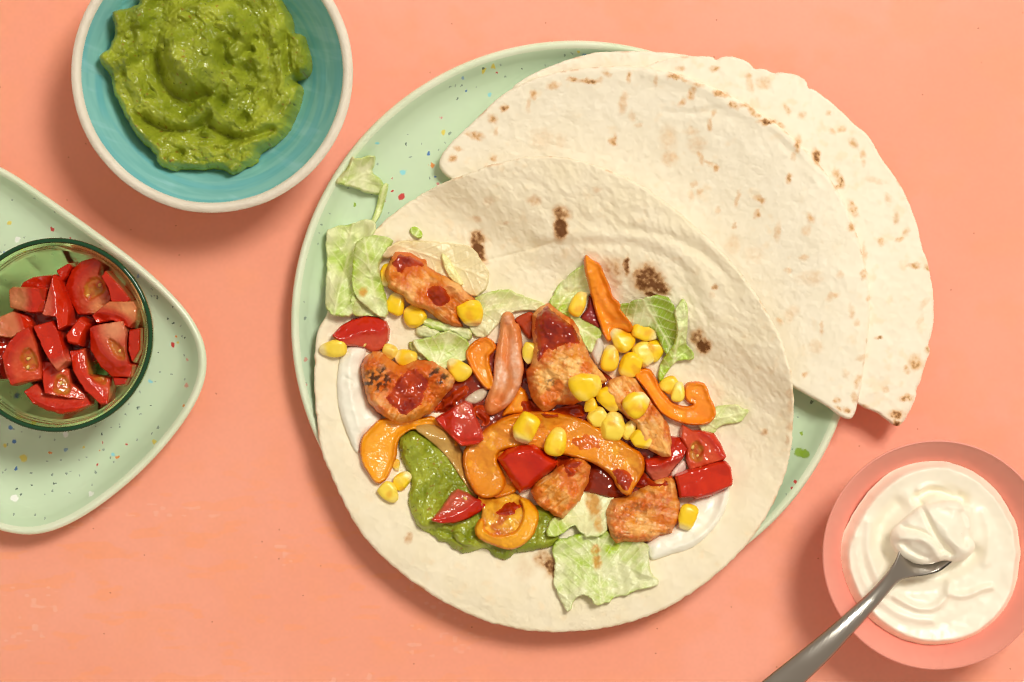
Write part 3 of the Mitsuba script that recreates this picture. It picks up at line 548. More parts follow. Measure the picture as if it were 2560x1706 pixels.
FT = D([(722, 890), (728, 960), (738, 1040), (752, 1070), (788, 1150), (820, 1212), (880, 1282), (960, 1347), (1050, 1400), (1150, 1440), (1255, 1453), (1350, 1449), (1430, 1436), (1530, 1400), (1620, 1340), (1700, 1270), (1760, 1190), (1802, 1100), (1817, 1020), (1821, 940), (1815, 880), (1802, 820), (1780, 760), (1740, 690), (1690, 620), (1630, 555), (1560, 495), (1480, 435), (1400, 395), (1310, 366), (1230, 361), (1150, 375), (1080, 400), (1004, 425), (960, 450), (915, 480), (885, 503), (850, 540), (810, 600), (770, 670), (750, 725), (731, 757), (724, 800)])
maskA = Polygon(A_UP)
def front_base(x, y):
    r = np.hypot(x - 1384, y - 988) / 593
    a = ((x - 1384) * 0.60 - (y - 988) * 0.80) / 593
    over = shapely.distance(shapely.points(np.c_[x, y]), maskA)
    inn = shapely.contains_xy(maskA, x, y)
    dd = shapely.distance(shapely.points(np.c_[x, y]), maskA.exterior) * np.where(inn, 1, -1)
    z = on_plate(x, y) + 0.9 + 7.0 * ss(-90, 40, dd)
    up = ss(0.35, 1.0, a)
    z = z + 13.0 * ss(0.45, 1.02, r * np.clip(a / np.maximum(r, 1e-3), 0, 1) ** 0.5) * ss(0.15, 0.5, a)
    ang = np.arctan2(-(y - 988), x - 1384)
    w = ss(0.05, 0.45, ang) * ss(2.6, 1.9, ang)
    jit = 0.02 * np.sin(ang * 5) + 0.12 * fb(x, y, 160, 2, 77)
    G1 = [(300, 60), (700, 30), (1050, 40), (1400, 80), (1680, 190), (1840, 350), (1950, 580), (2030, 800)]
    G2 = [(1250, -90), (1600, -30), (1850, 60), (2060, 200), (2200, 350), (2300, 520)]
    G3 = [(1500, 170), (1700, 330), (1830, 520), (1900, 720)]
    sh = lambda g, o: [(p_[0] + o, p_[1] - o) for p_ in g]
    for g_, wd, dp in ((G1, 12, 0.9), (G2, 12, 0.75), (G3, 14, 0.6)):
        z = z - (0.35 + 1.6 * np.clip(0.5 + fb(x, y, 90, 2, 31), 0, 1)) * 0.8 * (ridge(x + 12 * fb(x, y, 70, 2, 32), y + 12 * fb(x, y, 70, 2, 33), B, g_, wd, dp) - ridge(x, y, B, sh(g_, 75), 17, 0.9 * dp))
    z = z - ridge(x, y, P, [(1200, 1345), (1400, 1300), (1620, 1235)], 3.5, 0.5)
    return z
def front_grain(x, y, d):
    a_ = ss(0.0, 0.6, ((x - 1384) * 0.60 - (y - 988) * 0.80) / 593)
    u_, w_ = x * 0.8 - y * 0.6, x * 0.6 + y * 0.8
    rng = np.random.default_rng(77); z = 0 * x
    for k in range(90):                                     # small blisters
        t, rr_, w_ = rng.uniform(0, 2 * np.pi), 560 * math.sqrt(rng.uniform()), rng.uniform(6, 20)
        q = ((x - 1384 - rr_ * math.cos(t)) / w_) ** 2 + ((y - 988 - rr_ * math.sin(t)) / (w_ * rng.uniform(0.7, 1.3))) ** 2
        z = z + rng.uniform(0.12, 0.45) * np.exp(-q * (1 + 0.8 * fb(x, y, 12, 2, 8)))
    w_ = x * 0.6 + y * 0.8
    return z + a_ * (0.9 * (meshkit.fbm(np.stack([u_ / 12, w_ / 26, 0 * x], -1), 3, 5) - 0.5) + 0.5 * fb(x, y, 8, 2, 6))
blob('flour_tortilla', FT, 2.0, 7, front_col, 'm_dry', base=front_base, hb=0.2, wob=(2.5, 14), bumps=((0.45, 70), (0.26, 26), (0.16, 12), (0.08, 5)), round_=2, z0=0.017, extra=front_grain)
tag('flour_tortilla', 'open round flour tortilla with charred spots under the chicken filling', 'tortilla')

# ------------------------------------------------------------------ colours of the filling
def meat_color(ang, char=(), pale=0.5, dark=0.0, glaze_=()):
    ca, sa = math.cos(math.radians(ang)), math.sin(math.radians(ang))
    def fn(x, y, d, sd):
        u, w = x * ca - y * sa, x * sa + y * ca
        fib = meshkit.fbm(np.stack([u / 34, w / 5.0, 0 * x + sd], -1), 3, sd) - 0.5
        t = np.clip(pale + 2.4 * fb(x, y, 30, 4, sd) + 1.6 * fib, 0, 1)
        c = mixc((0.67, 0.225, 0.014), (0.84, 0.500, 0.165), t)
        c = mixc(c, (0.62, 0.120, 0.004), np.clip(dark + 1.1 * ss(0.02, 0.2, fb(x, y, 40, 4, sd + 3)), 0, 0.85))
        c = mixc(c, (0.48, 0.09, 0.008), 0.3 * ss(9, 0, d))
        c = mixc(c, (0.82, 0.56, 0.27), 0.7 * ss(0.12, 0.26, fib) * ss(-0.1, 0.2, fb(x, y, 50, 2, sd + 11)))
        c = mixc(c, (0.30, 0.085, 0.015), 0.45 * ss(0.22, 0.34, fb(x, y, 14, 2, sd + 5)))
        if glaze_: c = mixc(c, (0.56, 0.085, 0.003), np.clip(spot_mask(x, y, glaze_, sd + 60), 0, 0.95))
        if char: c = mixc(c, (0.045, 0.014, 0.006), np.clip(1.15 * spot_mask(x, y, char, sd + 50) * ss(-0.12, 0.08, fb(x, y, 8, 2, sd + 8)), 0, 0.93))
        return c
    return fn
def sauce_color(x, y, d, sd):
    return mixc((0.21, 0.006, 0.001), (0.46, 0.045, 0.003), np.clip(0.4 + 1.8 * fb(x, y, 22, 3, sd) + 0.75 * ss(9, 0, d), 0, 1))
def pepper_color(sauce=0.0, ca=(0.76, 0.27, 0.004), cb=(0.64, 0.145, 0.003)):
    def fn(x, y, d, sd):
        c = mixc(ca, cb, np.clip(sauce + 1.9 * fb(x, y, 55, 3, sd), 0, 1))
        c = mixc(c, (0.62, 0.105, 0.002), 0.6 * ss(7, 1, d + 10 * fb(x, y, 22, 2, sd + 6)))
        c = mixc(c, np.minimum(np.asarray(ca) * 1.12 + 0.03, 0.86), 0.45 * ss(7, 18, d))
        c = mixc(c, (0.82, 0.42, 0.03), 0.5 * ss(0.1, 0.3, fb(x, y, 24, 2, sd + 8)) * ss(8, 16, d))
        return mixc(c, (0.45, 0.06, 0.006), 0.6 * ss(0.18, 0.34, fb(x, y, 30, 3, sd + 2)) * min(1, sauce * 2))
    return fn
def leaf_veins(x, y, ang):
    """a midrib along the leaf with side ribs that branch off it"""
    ca, sa = math.cos(math.radians(ang)), math.sin(math.radians(ang))
    dx, dy = x - x.mean(), y - y.mean()
    u, w = dx * ca - dy * sa, dx * sa + dy * ca + 14 * fb(x, y, 60, 2, 12)
    rib = np.exp(-(w / 3.2) ** 2)
    b = (u - 1.1 * np.abs(w) + 12 * fb(x, y, 40, 2, 13)) % 30 - 15
    c = (u + 0.5 * np.abs(w) + 9 * fb(x, y, 20, 2, 14)) % 13 - 6.5
    return np.clip(rib + 0.8 * np.exp(-(b / 2.0) ** 2) + 0.35 * np.exp(-(c / 1.0) ** 2), 0, 1)
def leaf_color(pale=(0.60, 0.63, 0.31), green=(0.33, 0.46, 0.05), g=0.35, ang=60, stain=()):
    ca, sa = math.cos(math.radians(ang)), math.sin(math.radians(ang))
    def fn(x, y, d, sd):
        u, w = x * ca - y * sa, x * sa + y * ca
        v = np.abs(meshkit.fbm(np.stack([u / 110, w / 26.0, 0 * x + sd], -1), 2, sd) - 0.5)
        t = np.clip(g - 0.08 + 2.4 * fb(x, y, 60, 3, sd) + 0.9 * fb(x, y, 20, 2, sd + 7) + 0.22 * ss(10, 0, d), 0, 1)
        c = mixc(pale, green, t)
        c = mixc(c, np.minimum(np.asarray(pale) * 1.12, 0.84), 0.6 * leaf_veins(x, y, ang))
        c = mixc(c, np.clip(np.asarray(pale) * 1.15, 0, 0.8), 0.35 * ss(0.03, 0.0, v))
        if stain: c = mixc(c, (0.58, 0.27, 0.035), np.clip(0.9 * spot_mask(x, y, stain, sd + 2), 0, 0.85))
        return c
    return fn
def one(col):
    return lambda x, y, d, sd: mixc(np.asarray(col) * 0.9, np.minimum(np.asarray(col) * 1.08, 0.86), np.clip(0.5 + 1.2 * fb(x, y, 20, 3, sd), 0, 1))

def crumple(amp, size, ang=60, stretch=2.0, lift=0.0):
    """broad soft folds along the leaf, with a few sharp creases and a lifted hem"""
    ca, sa = math.cos(math.radians(ang)), math.sin(math.radians(ang))
    def fn(x, y, d):
        u, w = x * ca - y * sa, x * sa + y * ca
        size2 = size * 2.2
        w = w + 0.8 * size * fb(x, y, size * 2.5, 2, int(size) + 5)
        n = meshkit.fbm(np.stack([u / (size2 * stretch), w / size2, 0 * x + amp * 10 + size], -1), 2, int(size)) - 0.5
        m = np.abs(meshkit.fbm(np.stack([u / (size2 * 3), w / (size2 * 1.3), 0 * x + amp * 3 + size], -1), 2, int(size) + 9) - 0.5)
        return amp * (1.2 + 2.5 * n) + facets(x, y, size * 1.9, 1.25 * amp, int(size * 7 + amp * 100)) + facets(x, y, size * 0.7, 0.3 * amp, int(size * 7) + 3) + lift * ss(26, 0, d) * (0.5 + 2.4 * fb(x, y, 34, 2, 3))
    return fn

def lettuce(kind, label, pts, g=0.35, ang=60, amp=0.8, size=16, lift=1.0, h=0.65, pale=(0.68, 0.71, 0.40), green=(0.35, 0.51, 0.030), off=0.15, key=None, cat='lettuce', wob=(4.5, 11), sm=(2.2, 2.0), round_=1, r=2.5, stain=()):
    key = key or name(kind)
    cr_ = crumple(amp, size, ang, 3, lift)
    blob(key, pts, h, r, leaf_color(pale, green, g, ang, stain), 'm_leaf', base=('drape', *sm), hb=0.3, extra=lambda x, y, d: cr_(x, y, d) + 0.35 * leaf_veins(x, y, ang), wob=wob, bumps=((0.12, 9),), round_=round_, off=off, step=2.2, grow=3)
    if label: tag(key, label, cat)
    return key
def sauce_on(holder, pts, h=1.3, r=14, part='sauce', mats='m_sauce', col=sauce_color, bumps=((0.6, 14), (0.25, 6)), wob=(10, 15)):
    n = count.get(holder + part, 0); count[holder + part] = n + 1
    blob(f'{holder}__{part}' + (f'_{n:03d}' if n else ''), pts, h, r, col, mats, base=('drape', 0.35, 0), hb=0.8, off=-0.22, wob=wob, bumps=bumps, step=2.2, profile='smooth')
def chicken(label, pts, h, r, col, sauces=(), bumps=((1.2, 44), (1.0, 15), (0.5, 6)), q=58, extra=None, lim=0.25):
    key = name('chicken_piece')
    fs = count['chicken_piece']
    shape = lambda x, y, d: facets(x, y, 52, 3.3, fs) + facets(x, y, 17, 0.9, fs + 50) + (extra(x, y, d) if extra else 0)
    blob(key + '__meat', pts, h, r * 0.55, col, 'm_meat', base=('flat', q, lim), hb=2.5, bumps=bumps, wob=(5, 16), round_=0, extra=shape, step=2.0, grow=2)
    for s in sauces: sauce_on(key, **s) if isinstance(s, dict) else sauce_on(key, s)
    tag(key, label, 'chicken')
    return key
def pepper(label, pts, h=3.6, r=7, col=None, slab=0.0, grow=2, base=('drape', 2.2, 2.0), key=None, extra=None, bumps=((0.5, 30), (0.15, 8)), sauces=(), off=0.1, hb=1.5):
    key = key or name('pepper_strip')
    body = key + '__flesh' if sauces else key
    blob(body, pts, h, r, col or pepper_color(0.3), 'm_pepper', base=base, hb=hb, bumps=bumps, wob=(2.5, 22), round_=1, extra=lambda x, y, d: -slab * ss(5, 15, d) + facets(x, y, 34, 0.7, len(x) % 97) + facets(x, y, 13, 0.25, len(x) % 91) + (extra(x, y, d) if extra else 0), off=off, step=2.1, grow=grow)
    for s in sauces: sauce_on(key, **s) if isinstance(s, dict) else sauce_on(key, s)
    tag(key, label, 'pepper')
    return key
PULP = {'col': 0}
def tomato(label, pts, skin=None, pulp=(), seeds=(), h=9, s_skin=0.55, s_flesh=0.25, q=55, r=5, dark=1.0, base=None, off=0.0, key='tomato_piece', flesh=(0.54, 0.046, 0.012), pale=(0.66, 0.18, 0.07), pale_at=None, lim=0.3, scale=1.0, hb=2.5):
    """skin: the part of the outline (px polygon) that is skin; the rest is cut flesh; the two meet in an edge. pulp: wet seed hollows in the flesh."""
    key = name(key)
    outline = Polygon(pts).buffer(0)
    sk = Polygon(chaikin(skin, 1)).buffer(0).intersection(outline) if skin is not None else Polygon()
    if skin is not None and len(skin) == 0: sk = outline
    fl = outline.difference(sk)
    pu = [Polygon(chaikin(p_, 2)).buffer(0) for p_ in pulp]
    def region(x, y):
        q_ = shapely.points(np.c_[x, y])
        ins = np.ones(len(x), bool) if sk.equals(outline) else (shapely.contains_xy(sk.buffer(0.3), x, y) if not sk.is_empty else np.zeros(len(x), bool))
        dF = shapely.distance(q_, fl) if not fl.is_empty else np.full(len(x), 0.0)
        dS = shapely.distance(q_, sk) if not sk.is_empty else np.full(len(x), 0.0)
        ip = np.zeros(len(x)) + 1e3
        for g in pu:
            dd = shapely.distance(q_, g.exterior) * np.where(shapely.contains_xy(g, x, y), -1, 1)
            ip = np.minimum(ip, dd)
        return ins, dF, dS, ip
    def extra(x, y, d):
        ins, dF, dS, ip = region(x, y)
        dF, dS = dF * 0.17, dS * 0.17
        z = np.where(ins, -s_skin * dF - 0.012 * dF ** 2, -s_flesh * dS)
        z = z - 1.5 * ss(3, -8, ip + 6 * fb(x, y, 10, 2, 5)) + facets(x, y, 24, 0.35, len(x) % 89)
        return np.maximum(z, -h + 1.6)
    def col(x, y, d, sd):
        ins, dF, dS, ip = region(x, y)
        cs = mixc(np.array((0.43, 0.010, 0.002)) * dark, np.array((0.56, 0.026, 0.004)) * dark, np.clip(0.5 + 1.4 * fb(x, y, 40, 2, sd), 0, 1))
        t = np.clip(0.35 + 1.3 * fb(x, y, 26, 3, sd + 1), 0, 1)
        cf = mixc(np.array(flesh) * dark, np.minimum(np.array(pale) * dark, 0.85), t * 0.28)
        cf = mixc(cf, np.array((0.62, 0.10, 0.045)) * dark, 0.5 * ss(0.12, 0.3, fb(x, y, 10, 2, sd + 21)))
        if pale_at is not None:
            pa = np.asarray(pale_at, float)
            cf = mixc(cf, np.array(pale) * dark, 0.85 * ss(pa[2] * 0.9, pa[2] * 0.1, np.hypot(x - pa[0], y - pa[1])))
        cf = mixc(cf, np.array((0.46, 0.018, 0.007)) * dark, 0.85 * ss(20, 3, np.where(sk.is_empty, 99, dS)))
        gel = mixc(np.array((0.44, 0.060, 0.010)) * dark, np.array((0.45, 0.20, 0.025)) * dark, np.clip(0.5 + 2 * fb(x, y, 12, 2, sd + 2), 0, 1))
        cf = mixc(cf, gel, 0.9 * ss(4, -5, ip + 10 * fb(x, y, 12, 2, sd + 12)))
        return np.where(ins[:, None], cs, cf)
    def cls(x, y, d):
        ins, dF, dS, ip = region(x, y)
        return np.where(ins, 0, np.where(ip < 0, 2, 1))
    blob(key, pts, h, r, col, None, base=base or ('flat', q, lim), hb=hb, bumps=((0.45, 22), (0.15, 7)), round_=0, wob=(1.0, 14), extra=extra, grow=1.5, parts=(('skin', 'm_skin'), ('flesh', 'm_flesh'), ('pulp', 'm_sauce')), cls=cls, step=2.2, off=off)
    for sx, sy, sa in seeds: seed(key, sx, sy, sa)
    tag(key, label, 'tomato')
    return key
def seed(key, x, y, ang, L=12.0):
    n = count.get(key + 'seed', 0); count[key + 'seed'] = n + 1
    z = float(sample(support, world(np.array([[x, y]]), 0.03))[0])
    m = trimesh.creation.icosphere(3, 1.0)
    v = np.array(m.vertices); v[:, 1] *= 1 - 0.35 * v[:, 0]
    v = v * np.array([L / 2, L * 0.33, L * 0.2]) * S
    a = math.radians(ang); v[:, :2] = v[:, :2] @ np.array([[math.cos(a), math.sin(a)], [-math.sin(a), math.cos(a)]])
    v = v + np.r_[world(np.array([x, y]), z), z + 0.0001]
    emit(f'{key}__seed' + (f'_{n:03d}' if n else ''), v, np.array(m.faces), np.tile((0.70, 0.47, 0.13), (len(v), 1)), 'm_flesh', np.array(m.vertices))

def kernel(label, cr, s, cx, cy, L, W, ang, pitch=0, roll=0, tone=0.3, q=55, sink=0.12, thick=0.72, tip=1.0, key='corn_kernel'):
    """a corn kernel: blunt crown, tapering to a pale tip. ang: where the crown points in the picture (degrees, counter-clockwise from right)"""
    key = name(key); k = int(count['corn_kernel']); rng = np.random.default_rng(500 + k)
    px = cr([[cx, cy]])[0]; L, W = L / s * S, W / s * S; Tk = thick * W
    m, n = 34, 36
    th = np.linspace(0, np.pi, m); sl = -np.cos(th)
    wid = (0.66 + 0.34 * ss(-1.0, 0.2, sl)) * np.clip(1 - np.abs(sl) ** 4.6, 0, 1) ** 0.46
    tk = (0.70 + 0.30 * ss(-1.0, 0.3, sl)) * np.clip(1 - np.abs(sl) ** 4.6, 0, 1) ** 0.46
    ph = np.arange(n) * 2 * np.pi / n
    sup = lambda v: np.sign(v) * np.abs(v) ** 0.70
    X = np.outer(wid, sup(np.cos(ph))) * W / 2; Z = np.outer(tk, sup(np.sin(ph))) * Tk / 2; Y = np.repeat(sl[:, None], n, 1) * L / 2
    Z = Z - np.sign(Z) * 0.05 * Tk * np.exp(-((Y / (L / 2) - 0.25) / 0.45) ** 2 - (X / (W / 2) / 0.45) ** 2) * (np.abs(Z) > 0.2 * Tk)
    wb = fb(X.ravel() * 1e5, Y.ravel() * 1e5 + Z.ravel() * 1e5, 420, 2, 900 + k).reshape(X.shape)
    X, Z = X * (1 + 0.34 * wb), Z * (1 + 0.34 * wb)
    v = np.stack([X, Y, Z], -1).reshape(-1, 3)
    for _ in range(4):                                     # pressed against its neighbours on the cob: soft flats
        nrm_ = rng.normal(size=3) * [1.0, 1.0, 0.8]; nrm_ /= np.linalg.norm(nrm_)
        ext = (v @ nrm_); over = ext - ext.max() * rng.uniform(0.74, 0.9)
        v = v - np.outer(0.82 * np.where(over > 0, over, 0), nrm_)
    v[:, 0] += rng.uniform(-0.14, 0.14) * v[:, 1]
    v = v[:, [1, 0, 2]] * [1, -1, 1]                       # crown towards +x
    rx, ry, rz = (math.radians(t) for t in (roll, -pitch, ang))
    Rm = trimesh.transformations.euler_matrix(rx, ry, rz, 'sxyz')[:3, :3]
    v = v @ Rm.T
    half = v[:, 2].max()
    foot = np.array([px + [dx * L / S * 0.3, dy * L / S * 0.3] for dx in (-1, -.5, 0, .5, 1) for dy in (-1, -.5, 0, .5, 1)])
    zs = np.percentile(sample(support, world(foot, 0.03)), q)
    z = zs + half * (1 - sink)
    v = v + np.r_[world(px, z), z]
    i, j = np.meshgrid(np.arange(m - 1), np.arange(n), indexing='ij')
    qd = np.stack([i * n + j, i * n + (j + 1) % n, (i + 1) * n + (j + 1) % n, (i + 1) * n + j], -1).reshape(-1, 4)
    f = np.vstack([qd[:, [0, 1, 2]], qd[:, [0, 2, 3]]])
    mesh = trimesh.Trimesh(v, f, process=False)
    if mesh.volume < 0: f = f[:, ::-1]
    sv = np.repeat(sl, n)
    yel = mixc((0.82, 0.545, 0.008), (0.80, 0.62, 0.075), np.full(len(v), tone))
    c = mixc(yel, (0.78, 0.66, 0.30), np.clip(tip, 0, 1) * ss(-0.30, -0.85, sv + 0.25 * (wb.ravel())))
    c = mixc(c, (0.80, 0.68, 0.26), 0.25 * ss(0.05, 0.3, wb.ravel()))
    smear = fb(v[:, 0] / S, v[:, 1] / S, 34, 2, 311)
    c = mixc(c, (0.70, 0.26, 0.01), 0.55 * ss(0.16, 0.30, smear))
    nr = normals(v, f); nr[:n] = nr[:n].mean(0); nr[-n:] = nr[-n:].mean(0)
    nr /= np.maximum(np.linalg.norm(nr, axis=1, keepdims=True), 1e-20)
    emit(key, v, f, c, 'm_corn', nr)
    tag(key, label, 'corn')
    # support: a low dome
    hull = trimesh.convex.hull_points(v[:, :2])
    from scipy.spatial import ConvexHull
    hp = v[ConvexHull(v[:, :2]).vertices][:, :2]
    cen = hp.mean(0)
    pts_ = np.vstack([hp, cen + 0.6 * (hp - cen), [cen]])
    lay(Polygon(hp), pts_, np.r_[np.full(len(hp), z), np.full(len(hp), z + half * 0.8), z + half])
    return key

# ------------------------------------------------------------------ spreads on the tortilla
SMEAR = one((0.845, 0.80, 0.68))
blob('sour_cream_001', N([(846, 905), (858, 872), (884, 858), (918, 866), (912, 890), (905, 915), (910, 950), (917, 985), (932, 1018), (960, 1045), (945, 1072), (915, 1085), (905, 1105), (898, 1138), (884, 1125), (866, 1080), (851, 1040), (842, 1000), (840, 950)]), 3.8, 26, SMEAR, 'm_cream', base=('drape', 1.5, 0), bumps=((0.9, 34), (0.25, 12)), wob=(3, 30), hb=0.5,
     extra=lambda x, y, d: ridge(x, y, N, [(880, 880), (872, 950), (885, 1020), (905, 1080)], 9, 0.9) - ridge(x, y, A, [(330, 1350), (430, 1400), (400, 1440)], 4, 0.6))
tag('sour_cream_001', 'smear of sour cream on the tortilla left of the charred chicken', 'sour cream')
blob('sour_cream_002', Hc([(1120, 780), (1250, 740), (1340, 700), (1368, 690), (1372, 760), (1342, 860), (1290, 950), (1200, 1050), (1100, 1112), (1000, 1135), (900, 1172), (850, 1185), (825, 1120), (810, 1060), (900, 1010), (990, 990), (1040, 900)]), 3.4, 26, SMEAR, 'm_cream', base=('drape', 1.5, 0), bumps=((0.9, 40), (0.25, 12)), wob=(3, 30), hb=0.5,
     extra=lambda x, y, d: ridge(x, y, Hc, [(1340, 760), (1300, 900), (1180, 1030), (1000, 1100)], 8, 0.9) - ridge(x, y, Hc, [(1290, 780), (1240, 900), (1120, 1010)], 12, 0.7))
tag('sour_cream_002', 'curved smear of sour cream on the tortilla below the tomato block at right', 'sour cream')
GS = G([(450, 480), (500, 410), (600, 380), (740, 440), (880, 550), (960, 640), (1010, 750), (1060, 880), (1150, 960), (1300, 1000), (1560, 980), (1725, 1040), (1735, 1250), (1650, 1310), (1500, 1345), (1400, 1350), (1300, 1422), (1210, 1392), (1150, 1310), (1080, 1330), (980, 1372), (860, 1290), (700, 1210), (620, 1160), (555, 1050), (535, 900), (560, 760), (470, 620)])
blob('guacamole_001', GS, 5.0, 26, guac_color, 'm_guac', base=('drape', 1.5, 0), bumps=((1.0, 32), (0.4, 6)), wob=(6, 16), step=2.4,
     extra=lambda x, y, d: 0.6 * lumps(x, y, (1180.0, 1250.0)) + ridge(x, y, G, [(560, 480), (660, 640), (760, 800), (720, 960), (640, 1080)], 26, 2.2) - ridge(x, y, G, [(640, 1180), (800, 1180), (960, 1250)], 8, 1.8) + ridge(x, y, G, [(900, 1180), (960, 1260), (1040, 1290)], 9, 1.4) - ridge(x, y, G, [(1150, 1310), (1280, 1340)], 9, 1.5))
tag('guacamole_001', 'dollop of guacamole spread on the tortilla under the tomato wedge', 'guacamole')

# ------------------------------------------------------------------ lettuce under the filling
PL, GR = (0.60, 0.63, 0.31), (0.33, 0.46, 0.05)
lettuce('lettuce_leaf', 'ragged pale lettuce scrap lying alone on the plate below the blue bowl', P([(325, 885), (360, 850), (410, 810), (430, 740), (445, 765), (560, 725), (555, 770), (530, 830), (590, 870), (610, 930), (590, 952), (520, 945), (430, 910), (370, 900)]), g=0.12, ang=30, amp=1.2, size=20, lift=2.5, pale=(0.62, 0.64, 0.38), off=1.5)
lettuce('lettuce_shred', 'thin curled green lettuce shred on the plate above the left lettuce cluster', P([(515, 1170), (540, 1120), (565, 1060), (580, 1000), (595, 940), (622, 897), (634, 900), (622, 960), (606, 1010), (590, 1070), (560, 1120), (530, 1165)]), g=0.55, ang=70, amp=0.3, size=8, lift=0, h=1.8, off=0.6, wob=(0.5, 12))
lettuce('lettuce_leaf', 'large pale crumpled lettuce leaf at the left edge of the tortilla', A([(160, -74), (150, 100), (158, 300), (150, 500), (150, 660), (215, 735), (300, 752), (405, 748), (440, 600), (440, 430), (470, 200), (580, -20), (640, -120), (560, -206), (430, -160), (330, -130), (220, -120)]), g=0.36, ang=80, amp=2.3, size=24, lift=2.0, off=1.2)
lettuce('lettuce_leaf', 'small pale lettuce piece tucked between the left leaf and the tomato wedge', A([(400, 560), (470, 520), (600, 640), (700, 740), (640, 745), (440, 750), (410, 700)]), g=0.3, ang=70, amp=0.7, size=14, lift=0.5)
lettuce('lettuce_leaf', 'folded bright green lettuce leaf left of the long chicken strip', A([(430, 40), (520, -10), (640, -40), (790, 0), (760, 60), (700, 150), (660, 220), (640, 290), (690, 480), (720, 560), (742, 765), (640, 735), (530, 640), (450, 560), (412, 450), (415, 300), (425, 150)]), g=0.55, ang=100, amp=2.3, size=24, lift=1.6, off=1.2, stain=rows(U, 5.81, [(755, 990, 40, 55, 0, .9)]))
lettuce('lettuce_leaf', 'nearly colourless sauce-stained lettuce leaf behind the long chicken strip', A([(690, 190), (760, 90), (830, 40), (950, 10), (1300, 40), (1560, 70), (1605, 140), (1685, 250), (1735, 340), (1700, 480), (1600, 570), (1400, 430), (1100, 240), (900, 130)]), g=0.05, ang=-20, amp=0.8, size=30, lift=0.8, pale=(0.70, 0.60, 0.35), green=(0.66, 0.47, 0.13), h=0.8)
lettuce('lettuce_shred', 'pale yellow lettuce sliver standing above the long chicken strip', A([(1270, 140), (1310, 165), (1385, 280), (1480, 430), (1450, 445), (1360, 380), (1305, 280)]), g=0.1, ang=-55, amp=0.3, size=10, lift=0, h=1.8, pale=(0.72, 0.70, 0.32), wob=(0.5, 10))
lettuce('lettuce_shred', 'tiny green lettuce bit near the upper left edge of the tortilla', P([(765, 1165), (790, 1148), (825, 1170), (835, 1205), (815, 1212), (785, 1195)]), g=0.6, amp=0.3, size=8, lift=0, h=1.2, wob=(1, 8))
lettuce('lettuce_leaf', 'pale lettuce leaf between the long chicken strip and the pepper-coated strip', A([(1580, 590), (1700, 530), (1900, 490), (2060, 560), (2300, 640), (2330, 700), (2100, 680), (1960, 700), (1880, 760), (1780, 860), (1700, 960), (1600, 940), (1530, 840)]), g=0.22, ang=10, amp=0.9, size=16, lift=0.8, pale=(0.66, 0.63, 0.36))
lettuce('lettuce_shred', 'pale rolled lettuce stalk left of the middle leaf, upper of two', A([(1075, 830), (1120, 770), (1230, 790), (1340, 820), (1500, 870), (1560, 900), (1560, 980), (1480, 980), (1400, 900), (1280, 905)]), g=0.3, ang=-15, amp=0.5, size=14, lift=0.4, h=2.4, r=9)
lettuce('lettuce_shred', 'pale rolled lettuce stalk left of the middle leaf, lower of two', A([(1012, 900), (1040, 850), (1150, 870), (1275, 920), (1210, 975), (1080, 955)]), g=0.15, ang=-15, amp=0.4, size=12, lift=0.2, h=2.4, r=9)
lettuce('lettuce_leaf', 'olive lettuce fold beneath the middle lettuce leaf', A([(945, 1010), (1000, 1000), (1080, 1100), (1160, 1180), (1220, 1240), (1180, 1260), (1080, 1190), (1000, 1130)]), g=0.75, amp=0.4, size=12, lift=0.2, green=(0.34, 0.33, 0.05))
lettuce('lettuce_leaf', 'smooth light green lettuce leaf in the middle above the charred chicken', A([(985, 985), (1080, 990), (1250, 930), (1350, 900), (1450, 940), (1545, 1020), (1535, 1150), (1450, 1190), (1330, 1200), (1310, 1270), (1200, 1215), (1120, 1150), (1050, 1090)]), g=0.26, ang=75, amp=0.6, size=22, lift=0.6, off=1.6, round_=2)
lettuce('lettuce_leaf', 'ribbed green lettuce leaf behind the upright corn kernel', B([(840, 235), (900, 430), (900, 520), (820, 560), (740, 600), (690, 700), (700, 780), (600, 700), (490, 640), (520, 540), (610, 420), (720, 320)]), g=0.55, ang=50, amp=0.9, size=14, lift=0.8)
lettuce('lettuce_leaf', 'green lettuce leaf wedged right of the large sauced chicken piece', B([(680, 740), (790, 770), (900, 830), (1005, 900), (985, 935), (950, 970), (945, 1060), (890, 1115), (830, 1020), (790, 920), (720, 820)]), g=0.62, ang=-30, amp=0.8, size=13, lift=0.5)
blob('onion_piece', B([(950, 950), (1010, 980), (1025, 1080), (995, 1200), (950, 1245), (880, 1130), (920, 1050)]), 3.0, 10, one((0.66, 0.62, 0.52)), 'm_flesh', base=('drape', 2, 2), round_=2)
tag('onion_piece', 'curved translucent white onion piece right of the large sauced chicken', 'onion')
lettuce('lettuce_leaf', 'broad dark green lettuce leaf right of the corn cluster', B([(1150, 640), (1230, 640), (1400, 580), (1600, 545), (1655, 600), (1710, 720), (1740, 880), (1740, 1000), (1700, 1100), (1640, 1125), (1600, 1060), (1560, 950), (1500, 850), (1380, 850), (1280, 850), (1190, 740)]), g=0.85, ang=-60, amp=1.2, size=30, lift=1.5, off=2.0, green=(0.27, 0.40, 0.035), round_=2)
lettuce('lettuce_leaf', 'pleated green lettuce edge hanging down beside the broad dark leaf', B([(1700, 700), (1750, 640), (1790, 575), (1825, 700), (1820, 900), (1800, 1020), (1895, 1110), (1890, 1170), (1770, 1160), (1700, 1210), (1620, 1310), (1575, 1400), (1555, 1340), (1590, 1200), (1650, 1120), (1730, 1000), (1740, 850)]), g=0.68, ang=80, amp=1.4, size=9, lift=0.5, off=1.0)
